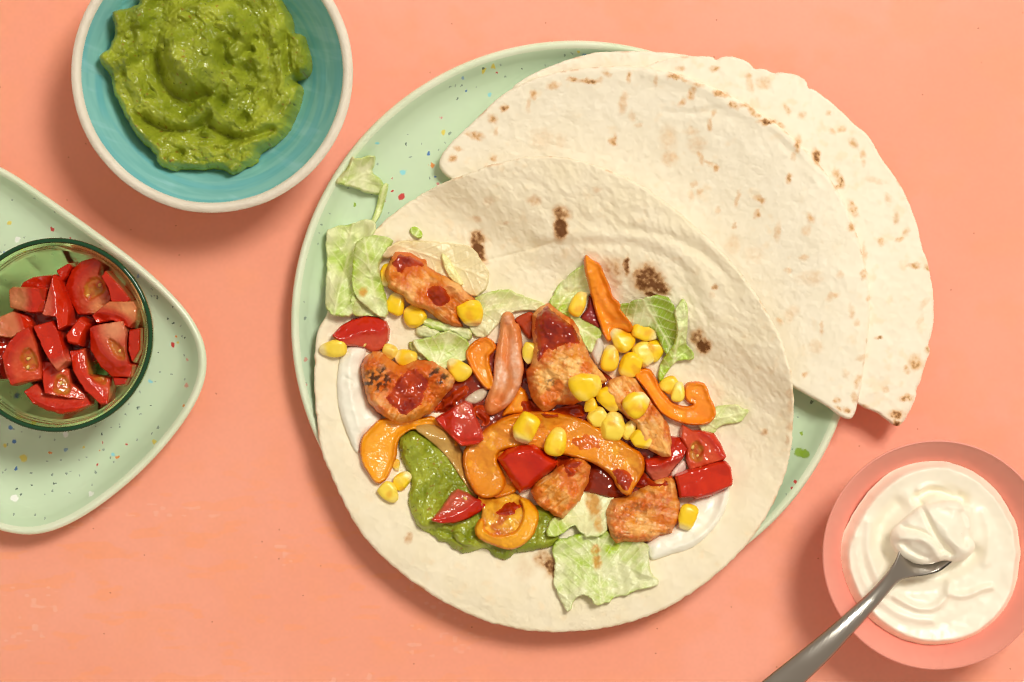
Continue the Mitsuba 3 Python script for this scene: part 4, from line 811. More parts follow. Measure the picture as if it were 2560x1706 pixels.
lettuce('lettuce_shred', 'pale lettuce shred at the right end of the curled orange pepper', V3([(1330, 800), (1440, 830), (1500, 720), (1520, 660), (1660, 645), (1730, 640), (1780, 690), (1840, 690), (1790, 740), (1760, 800), (1620, 815), (1540, 850), (1500, 915), (1470, 905), (1400, 910), (1380, 860)]), g=0.18, ang=10, amp=0.8, size=16, lift=0.8, pale=(0.66, 0.68, 0.36), off=0.6)
lettuce('lettuce_leaf', 'wide pale lettuce leaf with ragged hem below the chicken at the bottom', Hc([(215, 1100), (240, 1050), (320, 1040), (420, 1000), (560, 980), (600, 1030), (640, 1065), (780, 1055), (838, 1085), (832, 1200), (850, 1275), (918, 1325), (840, 1350), (760, 1360), (690, 1402), (640, 1400), (560, 1452), (490, 1468), (455, 1400), (385, 1395), (345, 1430), (318, 1515), (285, 1470), (265, 1410), (220, 1330), (240, 1200)]), g=0.20, ang=95, amp=1.3, size=17, lift=1.8, off=0.6, pale=(0.66, 0.68, 0.40), stain=rows(Hc, 2.613, [(495, 1110, 26, 30, 0, .9), (500, 1190, 26, 44, 0, .9)]))
lettuce('lettuce_leaf', 'pale lettuce leaf with orange sauce stain under the tip of the arched pepper', Hc([(460, 590), (520, 570), (600, 620), (625, 680), (600, 790), (570, 870), (565, 990), (440, 1018), (400, 990), (350, 930), (250, 1012), (162, 996), (210, 900), (280, 890), (370, 800), (430, 690)]), g=0.28, ang=85, amp=1.0, size=22, lift=0.8, off=0.8, stain=rows(Hc, 2.613, [(475, 810, 40, 90, 10, .9), (510, 930, 20, 50, 0, .7)]))

# ------------------------------------------------------------------ sauce pool in the middle
blob('barbecue_sauce', N([(1090, 990), (1150, 940), (1180, 880), (1250, 850), (1300, 880), (1420, 900), (1520, 930), (1580, 1000), (1640, 1080), (1660, 1180), (1600, 1260), (1500, 1240), (1400, 1210), (1280, 1160), (1160, 1120)]), 2.6, 30, lambda x, y, d, sd: mixc((0.13, 0.008, 0.002), (0.28, 0.024, 0.004), np.clip(0.5 + 1.6 * fb(x, y, 30, 3, sd), 0, 1)), 'm_sauce', base=('drape', 2, 1), bumps=((0.8, 24), (0.3, 9)), wob=(12, 40))
tag('barbecue_sauce', 'dark red sauce pooled under the chicken and peppers in the middle', 'sauce')
blob('barbecue_sauce_001', B([(870, 520), (930, 640), (970, 760), (990, 885), (900, 830), (770, 770), (840, 690), (865, 600)]), 2.5, 10, one((0.24, 0.020, 0.014)), 'm_sauce', base=('drape', 2, 1), bumps=((0.5, 14), (0.2, 6)))
tag('barbecue_sauce_001', 'dark red sauced scrap between the upright kernel and the pointed pepper', 'sauce')
blob('barbecue_sauce_002', F([(540, 330), (640, 270), (770, 230), (780, 430), (730, 560), (650, 470), (600, 390)]), 3.0, 12, one((0.40, 0.045, 0.008)), 'm_sauce', base=('drape', 2, 1), bumps=((0.6, 14), (0.25, 6)))
tag('barbecue_sauce_002', 'red sauce lump between the coated strip and the large sauced chicken', 'sauce')

blob('onion_piece_003', F([(30, 1160), (100, 1100), (200, 1040), (290, 1030), (280, 1120), (190, 1195), (80, 1205)]), 2.2, 9, one((0.60, 0.50, 0.36)), 'm_flesh', base=('drape', 2, 2), bumps=((0.5, 14),))
tag('onion_piece_003', 'greyish cooked onion scrap between the charred chicken and the coated strip', 'onion')
# ------------------------------------------------------------------ lower pieces
def corn(label, *a, **k): return kernel(label, *a, **k)
corn('corn kernel half hidden under the upper end of the long chicken strip', A, 3.919, 738, 345, 230, 150, 80, tone=0.0)
corn('darker corn kernel under the long chicken strip, beside the left lettuce', A, 3.919, 825, 625, 235, 185, 250, roll=15, tone=0.0)
corn('shaded round corn kernel under the middle of the long chicken strip', A, 3.919, 1000, 745, 225, 225, 300, tone=0.05, tip=0.2)
pepper('short orange pepper strip running down between chicken and arched pepper', F([(600, 1000), (690, 1080), (715, 1250), (660, 1300), (500, 1300), (420, 1335), (520, 1180)]), h=3, r=12, col=pepper_color(0.7))
tomato('sauced tomato chunk with pale cut edge under the narrow chicken strip', Hc([(985, 370), (1050, 380), (1098, 450), (1060, 520), (1000, 590), (970, 640), (880, 672), (820, 590), (815, 520), (900, 500)]), Hc([(985, 360), (1060, 370), (1105, 450), (1085, 490), (1000, 520), (900, 560), (815, 560), (810, 500), (900, 490)]), h=6, s_skin=0.4, s_flesh=0.5, dark=0.85, pale=(0.70, 0.218, 0.132), flesh=(0.53, 0.106, 0.055))
blob('onion_piece_001', Hc([(980, 610), (1030, 550), (1075, 515), (1092, 590), (1030, 625), (985, 640)]), 3.0, 8, one((0.74, 0.58, 0.50)), 'm_flesh', base=('drape', 2, 2))
tag('onion_piece_001', 'small pinkish onion piece between the tomato chunks at right', 'onion')
tomato('cut tomato wedge with seeds below the curled orange pepper', Hc([(1060, 290), (1120, 330), (1200, 335), (1265, 350), (1312, 420), (1347, 500), (1330, 522), (1200, 565), (1110, 592), (1085, 520), (1090, 450), (1050, 380)]), Hc([(1180, 320), (1270, 340), (1320, 420), (1355, 505), (1325, 500), (1285, 430), (1240, 370), (1190, 345)]),
    pulp=[Hc([(1110, 430), (1150, 390), (1190, 420), (1200, 500), (1150, 545), (1105, 520)])], seeds=[(*Hc([[1165, 495]])[0], 20), (*Hc([[1130, 440]])[0], 70)], h=7, s_flesh=0.12, s_skin=0.8)
tomato('tomato wedge under lettuce above the left sour cream smear', A([(200, 940), (280, 850), (400, 780), (530, 745), (640, 760), (722, 800), (752, 880), (745, 980), (700, 1060), (600, 1110), (520, 1060), (400, 1035), (320, 1040), (260, 990)]), A([(190, 940), (280, 840), (400, 770), (530, 735), (650, 750), (735, 800), (690, 900), (560, 890), (440, 915), (330, 965), (240, 975)]), h=6.5, s_skin=0.45, s_flesh=0.35, flesh=(0.48, 0.050, 0.025), seeds=[(*A([[515, 1030]])[0], 40)])
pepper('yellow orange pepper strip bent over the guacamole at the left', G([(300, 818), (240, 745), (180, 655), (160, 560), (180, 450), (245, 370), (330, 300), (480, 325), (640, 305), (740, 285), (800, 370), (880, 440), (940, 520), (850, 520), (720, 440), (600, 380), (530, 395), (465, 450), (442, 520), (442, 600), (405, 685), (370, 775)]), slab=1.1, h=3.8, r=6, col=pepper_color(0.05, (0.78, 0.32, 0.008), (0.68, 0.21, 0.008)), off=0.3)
blob('onion_piece_002', G([(560, 370), (680, 340), (790, 370), (900, 460), (975, 600), (1020, 760), (1100, 930), (1060, 930), (940, 760), (840, 600), (700, 470)]), 1.2, 10, lambda x, y, d, sd: mixc((0.42, 0.20, 0.035), (0.52, 0.33, 0.09), np.clip(0.5 + 1.5 * fb(x, y, 24, 3, sd), 0, 1)), 'm_sauce', base=('drape', 1.5, 1), bumps=((0.4, 20), (0.12, 5)), off=0.2)
tag('onion_piece_002', 'glossy brownish sauce-soaked onion strip draped over the guacamole', 'onion')
tomato('tomato wedge with one seed lying on the guacamole', G([(712, 1100), (790, 1015), (870, 895), (920, 862), (1000, 895), (1060, 938), (1100, 935), (1148, 985), (1100, 1035), (1000, 1090), (900, 1120), (800, 1122)]), G([(700, 1100), (800, 1085), (900, 1065), (1000, 1010), (1075, 945), (1100, 925), (1155, 985), (1100, 1045), (1000, 1100), (900, 1130), (790, 1135)]), h=7.5, s_skin=0.75, s_flesh=0.2, seeds=[(*G([[980, 930]])[0], -30)], flesh=(0.41, 0.056, 0.025), pale=(0.50, 0.132, 0.055))
pulp_color = lambda x, y, d, sd: mixc(mixc((0.50, 0.170, 0.008), (0.74, 0.40, 0.03), np.clip(0.5 + 2.2 * fb(x, y, 20, 3, sd), 0, 1)), (0.40, 0.035, 0.004), 0.8 * ss(0.08, 0.25, fb(x, y, 34, 2, sd + 3)))
blob('pepper_strip_002__pulp', G([(1105, 1080), (1115, 1000), (1070, 910), (1110, 880), (1200, 915), (1300, 880), (1400, 900), (1470, 960), (1490, 1100), (1420, 1220), (1290, 1262), (1170, 1245), (1095, 1170)]), 2.6, 14, pulp_color, 'm_sauce', base=('drape', 2.2, 2.0), bumps=((1.2, 22), (0.6, 8)), wob=(3, 20), off=0.1, hb=1.5, step=2.2)
count['pepper_strip'] = 2
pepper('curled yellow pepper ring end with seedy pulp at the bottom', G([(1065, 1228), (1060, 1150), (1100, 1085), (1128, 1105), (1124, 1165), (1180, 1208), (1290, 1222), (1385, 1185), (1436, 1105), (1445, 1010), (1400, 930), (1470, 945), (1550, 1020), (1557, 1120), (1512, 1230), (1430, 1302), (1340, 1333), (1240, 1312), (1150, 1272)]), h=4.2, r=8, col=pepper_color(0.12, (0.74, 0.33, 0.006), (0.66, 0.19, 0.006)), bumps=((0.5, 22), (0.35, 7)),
    sauces=[G([(1210, 1040), (1280, 970), (1390, 930), (1435, 1000), (1370, 1062), (1260, 1080)]), G([(1195, 1150), (1260, 1135), (1320, 1190), (1240, 1200)])])
blob('guacamole_001__chunk', G([(880, 1200), (930, 1180), (990, 1230), (1060, 1270), (1040, 1310), (960, 1300), (890, 1250)]), 2.5, 10, guac_color, 'm_guac', base=('drape', 0.5, 0), bumps=((0.5, 10),))

# ------------------------------------------------------------------ chicken
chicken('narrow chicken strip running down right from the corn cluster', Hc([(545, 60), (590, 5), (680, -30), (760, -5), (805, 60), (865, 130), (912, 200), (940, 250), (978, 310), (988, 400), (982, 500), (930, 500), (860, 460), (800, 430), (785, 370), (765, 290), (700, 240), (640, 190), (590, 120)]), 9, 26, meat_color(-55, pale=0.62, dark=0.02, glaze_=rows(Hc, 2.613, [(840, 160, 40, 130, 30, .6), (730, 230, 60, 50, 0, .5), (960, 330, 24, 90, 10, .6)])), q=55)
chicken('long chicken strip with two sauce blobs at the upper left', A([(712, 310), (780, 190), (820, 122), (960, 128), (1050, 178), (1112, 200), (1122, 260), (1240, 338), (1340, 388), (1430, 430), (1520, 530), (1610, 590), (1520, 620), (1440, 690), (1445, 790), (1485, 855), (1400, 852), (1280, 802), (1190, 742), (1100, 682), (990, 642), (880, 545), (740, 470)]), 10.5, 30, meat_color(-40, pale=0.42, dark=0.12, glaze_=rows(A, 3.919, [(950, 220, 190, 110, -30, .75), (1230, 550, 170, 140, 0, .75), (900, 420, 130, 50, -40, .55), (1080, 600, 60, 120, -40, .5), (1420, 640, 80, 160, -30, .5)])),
    sauces=[A([(775, 215), (822, 122), (960, 125), (1055, 178), (1120, 215), (1120, 265), (1040, 275), (960, 270), (910, 310), (850, 330), (790, 290)]), A([(1095, 480), (1190, 430), (1300, 460), (1365, 540), (1350, 640), (1240, 665), (1145, 615)])])
CH2 = rows(E, 3.92, [(250, 780, 130, 110, 20, .95), (240, 740, 90, 60, 20, .95), (210, 830, 60, 50, 0, 1.1), (320, 800, 60, 40, 0, .9), (300, 700, 60, 30, 10, .8), (810, 710, 60, 24, 30, .9), (890, 770, 60, 34, 40, 1.1)])
GL2 = rows(E, 3.92, [(560, 800, 330, 230, 20, .8), (250, 600, 120, 60, 10, .6), (780, 700, 160, 80, -20, .5)])
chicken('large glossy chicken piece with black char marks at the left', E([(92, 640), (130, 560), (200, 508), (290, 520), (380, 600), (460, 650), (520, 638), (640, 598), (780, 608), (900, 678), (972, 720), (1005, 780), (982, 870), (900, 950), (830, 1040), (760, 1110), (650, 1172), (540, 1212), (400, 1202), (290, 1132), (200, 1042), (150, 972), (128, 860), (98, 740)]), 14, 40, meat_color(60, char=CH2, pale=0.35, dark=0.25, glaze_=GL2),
    sauces=[E([(320, 960), (420, 850), (470, 740), (560, 665), (640, 660), (720, 710), (760, 840), (700, 980), (630, 1065), (530, 1155), (430, 1090), (360, 1030)])], bumps=((1.2, 44), (1.0, 15), (0.5, 6)))
corn('small pale corn kernel on the upper left of the charred chicken', A, 3.919, 755, 1105, 170, 145, 70, tone=0.9, pitch=30, tip=0.6)
corn('corn kernel on top of the charred chicken with pale end left', A, 3.919, 910, 1160, 240, 175, -15, roll=20, tone=0.1)
corn('pale yellow corn kernel at the left tortilla edge beside the tomato wedge', A, 3.919, 205, 1065, 270, 175, 10, roll=10, tone=0.7)
GL3 = rows(F, 4.127, [(980, 400, 260, 240, 0, .9), (850, 640, 120, 160, 0, .7), (1250, 620, 60, 260, 30, .4), (740, 1000, 60, 220, 10, .6), (1000, 1210, 300, 40, 0, .6)])
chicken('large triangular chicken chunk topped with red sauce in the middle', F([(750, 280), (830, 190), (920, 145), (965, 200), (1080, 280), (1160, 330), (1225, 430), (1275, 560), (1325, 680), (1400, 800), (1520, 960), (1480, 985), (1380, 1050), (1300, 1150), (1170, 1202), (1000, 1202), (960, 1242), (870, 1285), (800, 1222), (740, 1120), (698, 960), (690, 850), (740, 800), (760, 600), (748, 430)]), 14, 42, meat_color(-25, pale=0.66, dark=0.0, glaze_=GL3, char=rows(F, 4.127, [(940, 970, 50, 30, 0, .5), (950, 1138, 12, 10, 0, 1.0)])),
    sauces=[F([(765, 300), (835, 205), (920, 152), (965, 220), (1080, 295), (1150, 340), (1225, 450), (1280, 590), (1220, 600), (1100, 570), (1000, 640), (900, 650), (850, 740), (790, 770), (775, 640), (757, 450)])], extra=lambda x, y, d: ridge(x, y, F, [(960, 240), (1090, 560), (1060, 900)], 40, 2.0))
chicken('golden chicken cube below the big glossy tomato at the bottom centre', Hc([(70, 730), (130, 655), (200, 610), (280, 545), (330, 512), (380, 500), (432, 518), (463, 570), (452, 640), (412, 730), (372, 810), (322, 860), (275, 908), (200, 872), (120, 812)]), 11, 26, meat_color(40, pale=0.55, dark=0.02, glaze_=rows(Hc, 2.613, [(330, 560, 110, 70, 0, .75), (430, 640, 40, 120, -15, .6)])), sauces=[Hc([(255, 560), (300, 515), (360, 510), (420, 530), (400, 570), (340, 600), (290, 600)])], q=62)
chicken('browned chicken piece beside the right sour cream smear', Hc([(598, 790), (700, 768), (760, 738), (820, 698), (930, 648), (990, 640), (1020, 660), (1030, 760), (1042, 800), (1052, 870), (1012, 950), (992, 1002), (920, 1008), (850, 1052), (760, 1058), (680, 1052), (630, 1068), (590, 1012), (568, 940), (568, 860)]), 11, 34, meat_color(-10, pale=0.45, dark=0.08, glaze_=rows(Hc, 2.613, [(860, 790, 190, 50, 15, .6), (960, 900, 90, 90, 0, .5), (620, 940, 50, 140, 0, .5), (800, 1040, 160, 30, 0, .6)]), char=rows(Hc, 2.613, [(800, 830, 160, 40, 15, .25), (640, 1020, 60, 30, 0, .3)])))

# ------------------------------------------------------------------ upper peppers and tomatoes
pepper('pointed orange pepper strip rising from the corn cluster', B([(828, 150), (880, 200), (970, 248), (1002, 340), (1052, 440), (1092, 560), (1180, 640), (1150, 670), (1222, 760), (1292, 850), (1272, 905), (1200, 860), (1120, 870), (1085, 970), (1058, 985), (1018, 900), (978, 790), (948, 680), (908, 560), (878, 420), (838, 300)]), slab=0.9, grow=4, h=4.0, r=4, col=pepper_color(0.25, (0.78, 0.24, 0.006), (0.66, 0.13, 0.006)), extra=lambda x, y, d: ridge(x, y, B, [(860, 220), (930, 450), (1030, 640), (1120, 760)], 10, 1.2))
pepper('flat orange pepper piece leaning on the coated strip', A([(1492, 1110), (1560, 1025), (1680, 955), (1765, 980), (1805, 1060), (1765, 1105), (1722, 1150), (1752, 1300), (1792, 1400), (1742, 1485), (1650, 1400), (1558, 1260)]), slab=1.0, h=3.6, r=4, col=pepper_color(0.2, (0.76, 0.25, 0.006), (0.66, 0.14, 0.006)), base=('flat', 70, 0.4))
CP = lambda x, y, d, sd: mixc(mixc((0.62, 0.135, 0.015), (0.68, 0.30, 0.115), np.clip(0.35 + 2 * fb(x, y, 40, 2, sd), 0, 1)), (0.74, 0.42, 0.27), spot_mask(x, y, rows(F, 4.127, [(415, 890, 60, 140, 5, 1.0), (575, 800, 45, 240, 5, .75), (490, 330, 40, 40, 0, .6), (520, 1130, 40, 120, -30, .6)]), sd))
pepper('pink onion strip coated in orange sauce standing left of the large chicken chunk', F([(425, 340), (440, 268), (500, 245), (552, 285), (562, 360), (612, 380), (640, 560), (645, 760), (650, 850), (622, 1000), (562, 1130), (482, 1222), (350, 1315), (268, 1292), (255, 1200), (298, 1080), (348, 980), (358, 780), (378, 640), (415, 480)]), h=5.2, r=20, col=CP, base=('drape', 3, 2), extra=lambda x, y, d: -1.6 * ridge(x, y, F, [(480, 400), (490, 640), (480, 900), (400, 1150)], 10, 1.0), key=name('onion_strip'))
labels['onion_strip']['category'] = 'onion'
sauce_on('chicken_piece_002', G([(715, 275), (760, 190), (850, 118), (955, 38), (1012, 38), (1015, 100), (955, 165), (885, 225), (805, 268)]), 3.0, 13)
pepper('amber pepper scrap showing between the legs of the arched pepper', G([(1170, 600), (1250, 540), (1330, 560), (1400, 700), (1400, 860), (1300, 900), (1200, 920), (1160, 800)]), h=2.4, r=8, col=pepper_color(0.35, (0.66, 0.235, 0.005), (0.54, 0.12, 0.003)))
ARCH = np.vstack([G([(1085, 910), (1000, 785), (962, 640), (978, 530), (1090, 425), (1240, 318), (1400, 260)]), Hc([(200, 205), (420, 262), (600, 362), (720, 435), (802, 490), (814, 570), (785, 640), (742, 700), (710, 758), (648, 722), (598, 620), (520, 562), (450, 525), (350, 495)]), N([(1370, 1130), (1310, 1116)]), G([(1262, 545), (1225, 610), (1262, 700), (1305, 800), (1265, 880), (1180, 918)])])
ARCHS = [Hc([(590, 600), (640, 570), (700, 580), (745, 640), (740, 690), (708, 745), (655, 715), (608, 630)]), dict(pts=Hc([(300, 400), (420, 340), (520, 360), (560, 440), (480, 480), (360, 460)]), h=0.7, r=14, col=one((0.56, 0.115, 0.008)))]
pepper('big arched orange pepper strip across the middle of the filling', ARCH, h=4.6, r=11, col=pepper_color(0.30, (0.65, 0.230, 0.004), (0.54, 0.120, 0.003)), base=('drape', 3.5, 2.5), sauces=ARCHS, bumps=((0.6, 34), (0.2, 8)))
tomato('tomato chunk with pale cut top between charred chicken and arched pepper', G([(742, 305), (850, 248), (900, 208), (980, 165), (1032, 188), (1062, 290), (1102, 380), (1128, 470), (1085, 505), (950, 520), (880, 455), (780, 355)]), G([(735, 305), (850, 240), (900, 260), (870, 330), (900, 420), (960, 460), (1090, 440), (1140, 470), (1085, 515), (950, 530), (870, 460), (770, 360)]), h=9, s_skin=0.6, s_flesh=0.3, flesh=(0.46, 0.033, 0.017), pale=(0.56, 0.132, 0.066), pale_at=(*G([[960, 220]])[0], 26))
pepper('curled orange pepper strip at the right end of the filling', Hc([(745, -45), (838, -70), (872, -20), (902, 50), (952, 120), (1010, 168), (1080, 188), (1130, 178), (1150, 152), (1110, 145), (1083, 110), (1080, 50), (1105, 22), (1190, 22), (1217, 60), (1227, 110), (1264, 180), (1266, 238), (1220, 282), (1120, 284), (1018, 263), (928, 211), (878, 140), (818, 45)]), slab=0.8, grow=5, h=3.8, r=5, col=pepper_color(0.15, (0.78, 0.235, 0.006), (0.70, 0.15, 0.006)))
tomato('big glossy red tomato piece at the centre of the filling', G([(1232, 620), (1300, 550), (1420, 508), (1520, 508), (1620, 578), (1708, 640), (1692, 692), (1600, 762), (1500, 852), (1412, 892), (1358, 820), (1298, 720)]), [], h=9.5, r=22, q=65)
tomato('red tomato block with cut lower edge at the far right of the filling', Hc([(1013, 625), (1100, 592), (1200, 566), (1290, 538), (1347, 533), (1377, 570), (1387, 650), (1382, 688), (1330, 715), (1240, 760), (1150, 782), (1130, 768), (1043, 772), (1030, 700)]), Hc([(1005, 620), (1100, 585), (1200, 560), (1290, 530), (1350, 528), (1385, 570), (1392, 655), (1388, 682), (1300, 708), (1200, 742), (1140, 758), (1040, 770), (1020, 700)]), h=9.5, s_skin=0.22, s_flesh=1.2, r=7, q=65, seeds=[(*Hc([[1185, 582]])[0], -40)], pale=(0.64, 0.158, 0.088))

for lab_, pts_, h_ in (('wet red sauce running down beside the lower end of the coated strip', F([(120, 1260), (180, 1190), (262, 1200), (300, 1300), (330, 1360), (280, 1430), (200, 1440), (250, 1380), (180, 1340)]), 2.2),
                       ('glossy dark sauce between the big chicken chunk and the arched pepper', F([(620, 1180), (720, 1150), (800, 1230), (900, 1290), (1040, 1230), (1240, 1190), (1300, 1260), (1290, 1340), (1120, 1330), (960, 1340), (800, 1320), (660, 1290)]), 2.0),
                       ('red sauce clinging beside the browned chicken piece and tomato chunk', Hc([(760, 640), (820, 600), (870, 670), (950, 660), (990, 620), (1010, 650), (900, 720), (800, 715), (740, 700)]), 2.0),
                       ('red sauce smear on top of the golden chicken cube', Hc([(235, 520), (300, 500), (345, 520), (330, 570), (370, 600), (320, 640), (290, 590), (240, 580)]), 1.6)):
    k_ = name('barbecue_sauce_drip')
    blob(k_, pts_, h_, 12, sauce_color, 'm_sauce', base=('drape', 0.8, 0.4), hb=1.0, off=-0.1, bumps=((0.9, 15), (0.35, 6)), wob=(8, 15), step=2.2, profile='smooth')
    tag(k_, lab_, 'sauce')
# ------------------------------------------------------------------ corn on top
corn('fat corn kernel at the lower end of the long chicken strip', A, 3.919, 1552, 718, 285, 245, 100, pitch=12, tone=0.0)
corn('corn kernel leaning on the flat orange pepper piece', A, 3.919, 1430, 1270, 260, 190, -48, tone=0.25)
corn('upright pale corn kernel half tucked beside the red sauced chicken', F, 4.127, 722, 665, 250, 165, 80, tone=0.7, tip=0.5)
corn('corn kernel lying on its side on the ribbed green leaf', B, 3.92, 770, 622, 265, 155, 240, tone=0.45, tip=0.6, thick=0.9)
corn('corn kernel at the top left of the right hand corn cluster', B, 3.92, 1195, 970, 265, 210, -40, tone=0.05, roll=-15)
corn('topmost corn kernel of the right hand corn cluster, against the lettuce', B, 3.92, 1420, 900, 265, 205, 165, tone=0.12)
corn('corn kernel at the right end of the right hand corn cluster', B, 3.92, 1522, 1085, 230, 165, 70, tone=0.0, tip=0.2)
corn('pale corn kernel inside the right hand corn cluster, behind the curved one', B, 3.92, 1412, 1130, 265, 205, 120, tone=0.75, roll=10)
corn('oblong corn kernel standing at the left end of the right hand corn cluster', B, 3.92, 1078, 1150, 285, 170, 265, tone=0.2, thick=0.95, tip=0.8)
corn('deep yellow curved corn kernel at the bottom of the right hand cluster', B, 3.92, 1285, 1235, 270, 240, 60, tone=0.0, roll=12, tip=0.3)
corn('half hidden corn kernel in shade below the fat yellow kernels', Hc, 2.613, 455, 168, 100, 95, 20, tone=0.0, tip=0.1)
corn('largest deep yellow corn kernel at the lower right of the big chicken chunk', B, 3.92, 845, 1430, 305, 275, 215, pitch=-6, roll=-14, tone=0.0, tip=0.15)
corn('deep yellow corn kernel beside the largest kernel, above the pale round pair', Hc, 2.613, 585, 130, 175, 155, 110, tone=0.0, tip=0.25)
corn('bright corn kernel lying on the narrow chicken strip', Hc, 2.613, 765, 152, 185, 160, 220, tone=0.08)
corn('pale round corn kernel touching the end of the arched pepper, left of a pair', Hc, 2.613, 510, 250, 140, 130, 150, tone=0.85, tip=0.2)
corn('pale round corn kernel on the arched pepper, right of a pair', Hc, 2.613, 607, 303, 190, 170, 260, tone=0.75, tip=0.3)
corn('white corn kernel tip beside the pale round pair', Hc, 2.613, 712, 325, 135, 90, 230, tone=1.0, tip=1.0)
corn('half moon corn kernel below the white kernel tip', Hc, 2.613, 796, 395, 155, 110, 145, tone=0.1, tip=0.5)
corn('large corn kernel with white tip on top of the arched pepper', G, 3.136, 1455, 380, 245, 215, 65, tone=0.0)
corn('corn kernel with a concave side just above the big glossy tomato', Hc, 2.613, 236, 404, 190, 140, 260, tone=0.1, tip=0.2)
corn('corn kernel with open pale end in the right sour cream smear', Hc, 2.613, 1092, 902, 185, 122, 75, tone=0.1, tip=0.9)
corn('yellow corn kernel resting in the bend of the curled pepper, partly covered', V3, 3.92, 1085, 455, 200, 180, 120, tone=0.4, tip=0.3)
corn('pale twisted corn kernel resting in the bend of the curled pepper, on top', V3, 3.92, 1155, 510, 200, 140, 260, tone=0.95, tip=0.6)
corn('tiny pale corn crumb under the left pepper strip', G, 3.136, 440, 668, 95, 70, 100, tone=1.0)
corn('greenish yellow corn kernel touching the left edge of the guacamole', G, 3.136, 490, 790, 165, 125, 225, tone=0.15)
corn('pale corn kernel lying on the tortilla left of the guacamole', G, 3.136, 380, 880, 190, 135, 125, tone=0.85, tip=0.3)

# ------------------------------------------------------------------ green glass bowl with tomato pieces
gc_px = np.array([142.0, 838.0]); gz = 0.0062
gcw = world(gc_px, 0.045); GRm = 243 * S * (H - 0.045) / H
def glass_bowl():
    nA = 14; n = 14 * 16
    a = np.arange(n) * 2 * np.pi / n + 0.1
    per = np.pi / nA
    facet = np.cos(per) / np.cos(((a + per) % (2 * per)) - per)        # the regular polygon inside the circle
    k = GRm * 1000 / 41.3
    outer = [(0, 1.2, 0), (10, 0.6, 0), (22, 0.4, .3), (25, 1.2, .8), (29.5, 9, 1), (33, 18, 1), (36.0, 27, 1), (37.2, 30.8, 1), (38.0, 31.4, .7), (37.8, 32.6, .8), (38.7, 33.2, .7), (38.5, 34.4, .7), (39.4, 35.0, .6), (39.2, 36.2, .5), (40.0, 37.6, .25), (40.9, 38.2, .1), (41.3, 39.2, 0), (41.1, 40.4, 0), (40.3, 41.0, 0)]
    inner = [(39.3, 40.8, 0), (38.6, 39.8, 0), (37.9, 37.5, 0), (36.6, 33, 0), (34.2, 26, 0), (31.0, 17, 0), (27.0, 8.5, 0), (22, 4.6, 0), (10, 3.6, 0), (0, 3.5, 0)]
    prof = np.array(outer + inner, float)
    v = []
    for r, z, q in prof:
        rr = r * k * (1 - q + q * facet)
        v.append(np.c_[rr * np.cos(a), rr * np.sin(a), np.full(n, z)])
    v = np.vstack(v) / 1000
    m = len(prof); i, j = np.meshgrid(np.arange(m - 1), np.arange(n), indexing='ij')
    qd = np.stack([i * n + j, i * n + (j + 1) % n, (i + 1) * n + (j + 1) % n, (i + 1) * n + j], -1).reshape(-1, 4)
    f = np.vstack([qd[:, [0, 1, 2]], qd[:, [0, 2, 3]]])
    mesh = trimesh.Trimesh(v, f, process=False); mesh.merge_vertices(); mesh.update_faces(mesh.nondegenerate_faces())
    if mesh.volume < 0: mesh.invert()
    mesh.apply_translation([gcw[0], gcw[1], gz])
    scene['glass_bowl'] = mikit.ply(mesh, 'm_glass', smooth=24)
    inn = np.array(inner)
    rs, zs = inn[::-1, 0] * k / 1000, inn[::-1, 1] / 1000 + gz
    rr = np.hypot(gx - gcw[0], gy - gcw[1]); inside = rr < rs[-1]
    support[inside] = np.interp(rr[inside], rs, zs)
glass_bowl()
scene['m_glass_rim'] = {'type': 'twosided', 'bsdf': {'type': 'principled', 'base_color': {'type': 'rgb', 'value': [0.002, 0.045, 0.014]}, 'roughness': 0.06, 'specular': 0.5}}
def glass_ring(key, r, z, th, wide, poly):
    a = np.arange(224) * 2 * np.pi / 224 + 0.1
    per = np.pi / 14
    rr = r * (1 - poly + poly * np.cos(per) / np.cos(((a + per) % (2 * per)) - per))
    p = np.arange(14) * 2 * np.pi / 14
    v = np.stack([np.outer(rr, np.cos(a) * 0 + 1)[:, :1] * np.cos(a)[:, None] + wide * np.cos(p)[None] * np.cos(a)[:, None], rr[:, None] * np.sin(a)[:, None] + wide * np.cos(p)[None] * np.sin(a)[:, None], np.tile(z + th * np.sin(p), (224, 1))], -1).reshape(-1, 3)
    v = v + np.r_[gcw, 0.0]
    i, j = np.meshgrid(np.arange(224), np.arange(14), indexing='ij')
    q = np.stack([i * 14 + j, ((i + 1) % 224) * 14 + j, ((i + 1) % 224) * 14 + (j + 1) % 14, i * 14 + (j + 1) % 14], -1).reshape(-1, 4)
    f = np.vstack([q[:, [0, 1, 2]], q[:, [0, 2, 3]]])
    emit(key, v, f, None, 'm_glass_rim', normals(v, f))
glass_ring('glass_bowl__rim', GRm - 0.0011, gz + 0.0412, 0.0011, 0.0010, 0.0)
for n_, (rr_, zz_) in enumerate(((0.928, 33.2), (0.942, 35.0), (0.956, 36.8))):
    glass_ring('glass_bowl__cut_line' + (f'_{n_:03d}' if n_ else ''), GRm * rr_, gz + zz_ / 1000, 0.00016, 0.00012, 0.75)
tag('glass_bowl', 'faceted green glass bowl of chopped tomato on the small plate', 'bowl')
tk = dict(q=45, lim=0.35, r=3.5)
def pile(label, pts, skin, **kw): tomato(label, I(pts), None if skin is None else (I(skin) if len(skin) else []), **{**tk, **kw})
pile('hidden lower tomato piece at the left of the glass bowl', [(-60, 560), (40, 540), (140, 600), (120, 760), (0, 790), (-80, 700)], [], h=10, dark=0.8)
pile('hidden lower tomato piece in the middle of the glass bowl', [(120, 420), (300, 400), (480, 480), (500, 680), (360, 760), (180, 700)], [], h=13, dark=0.8)
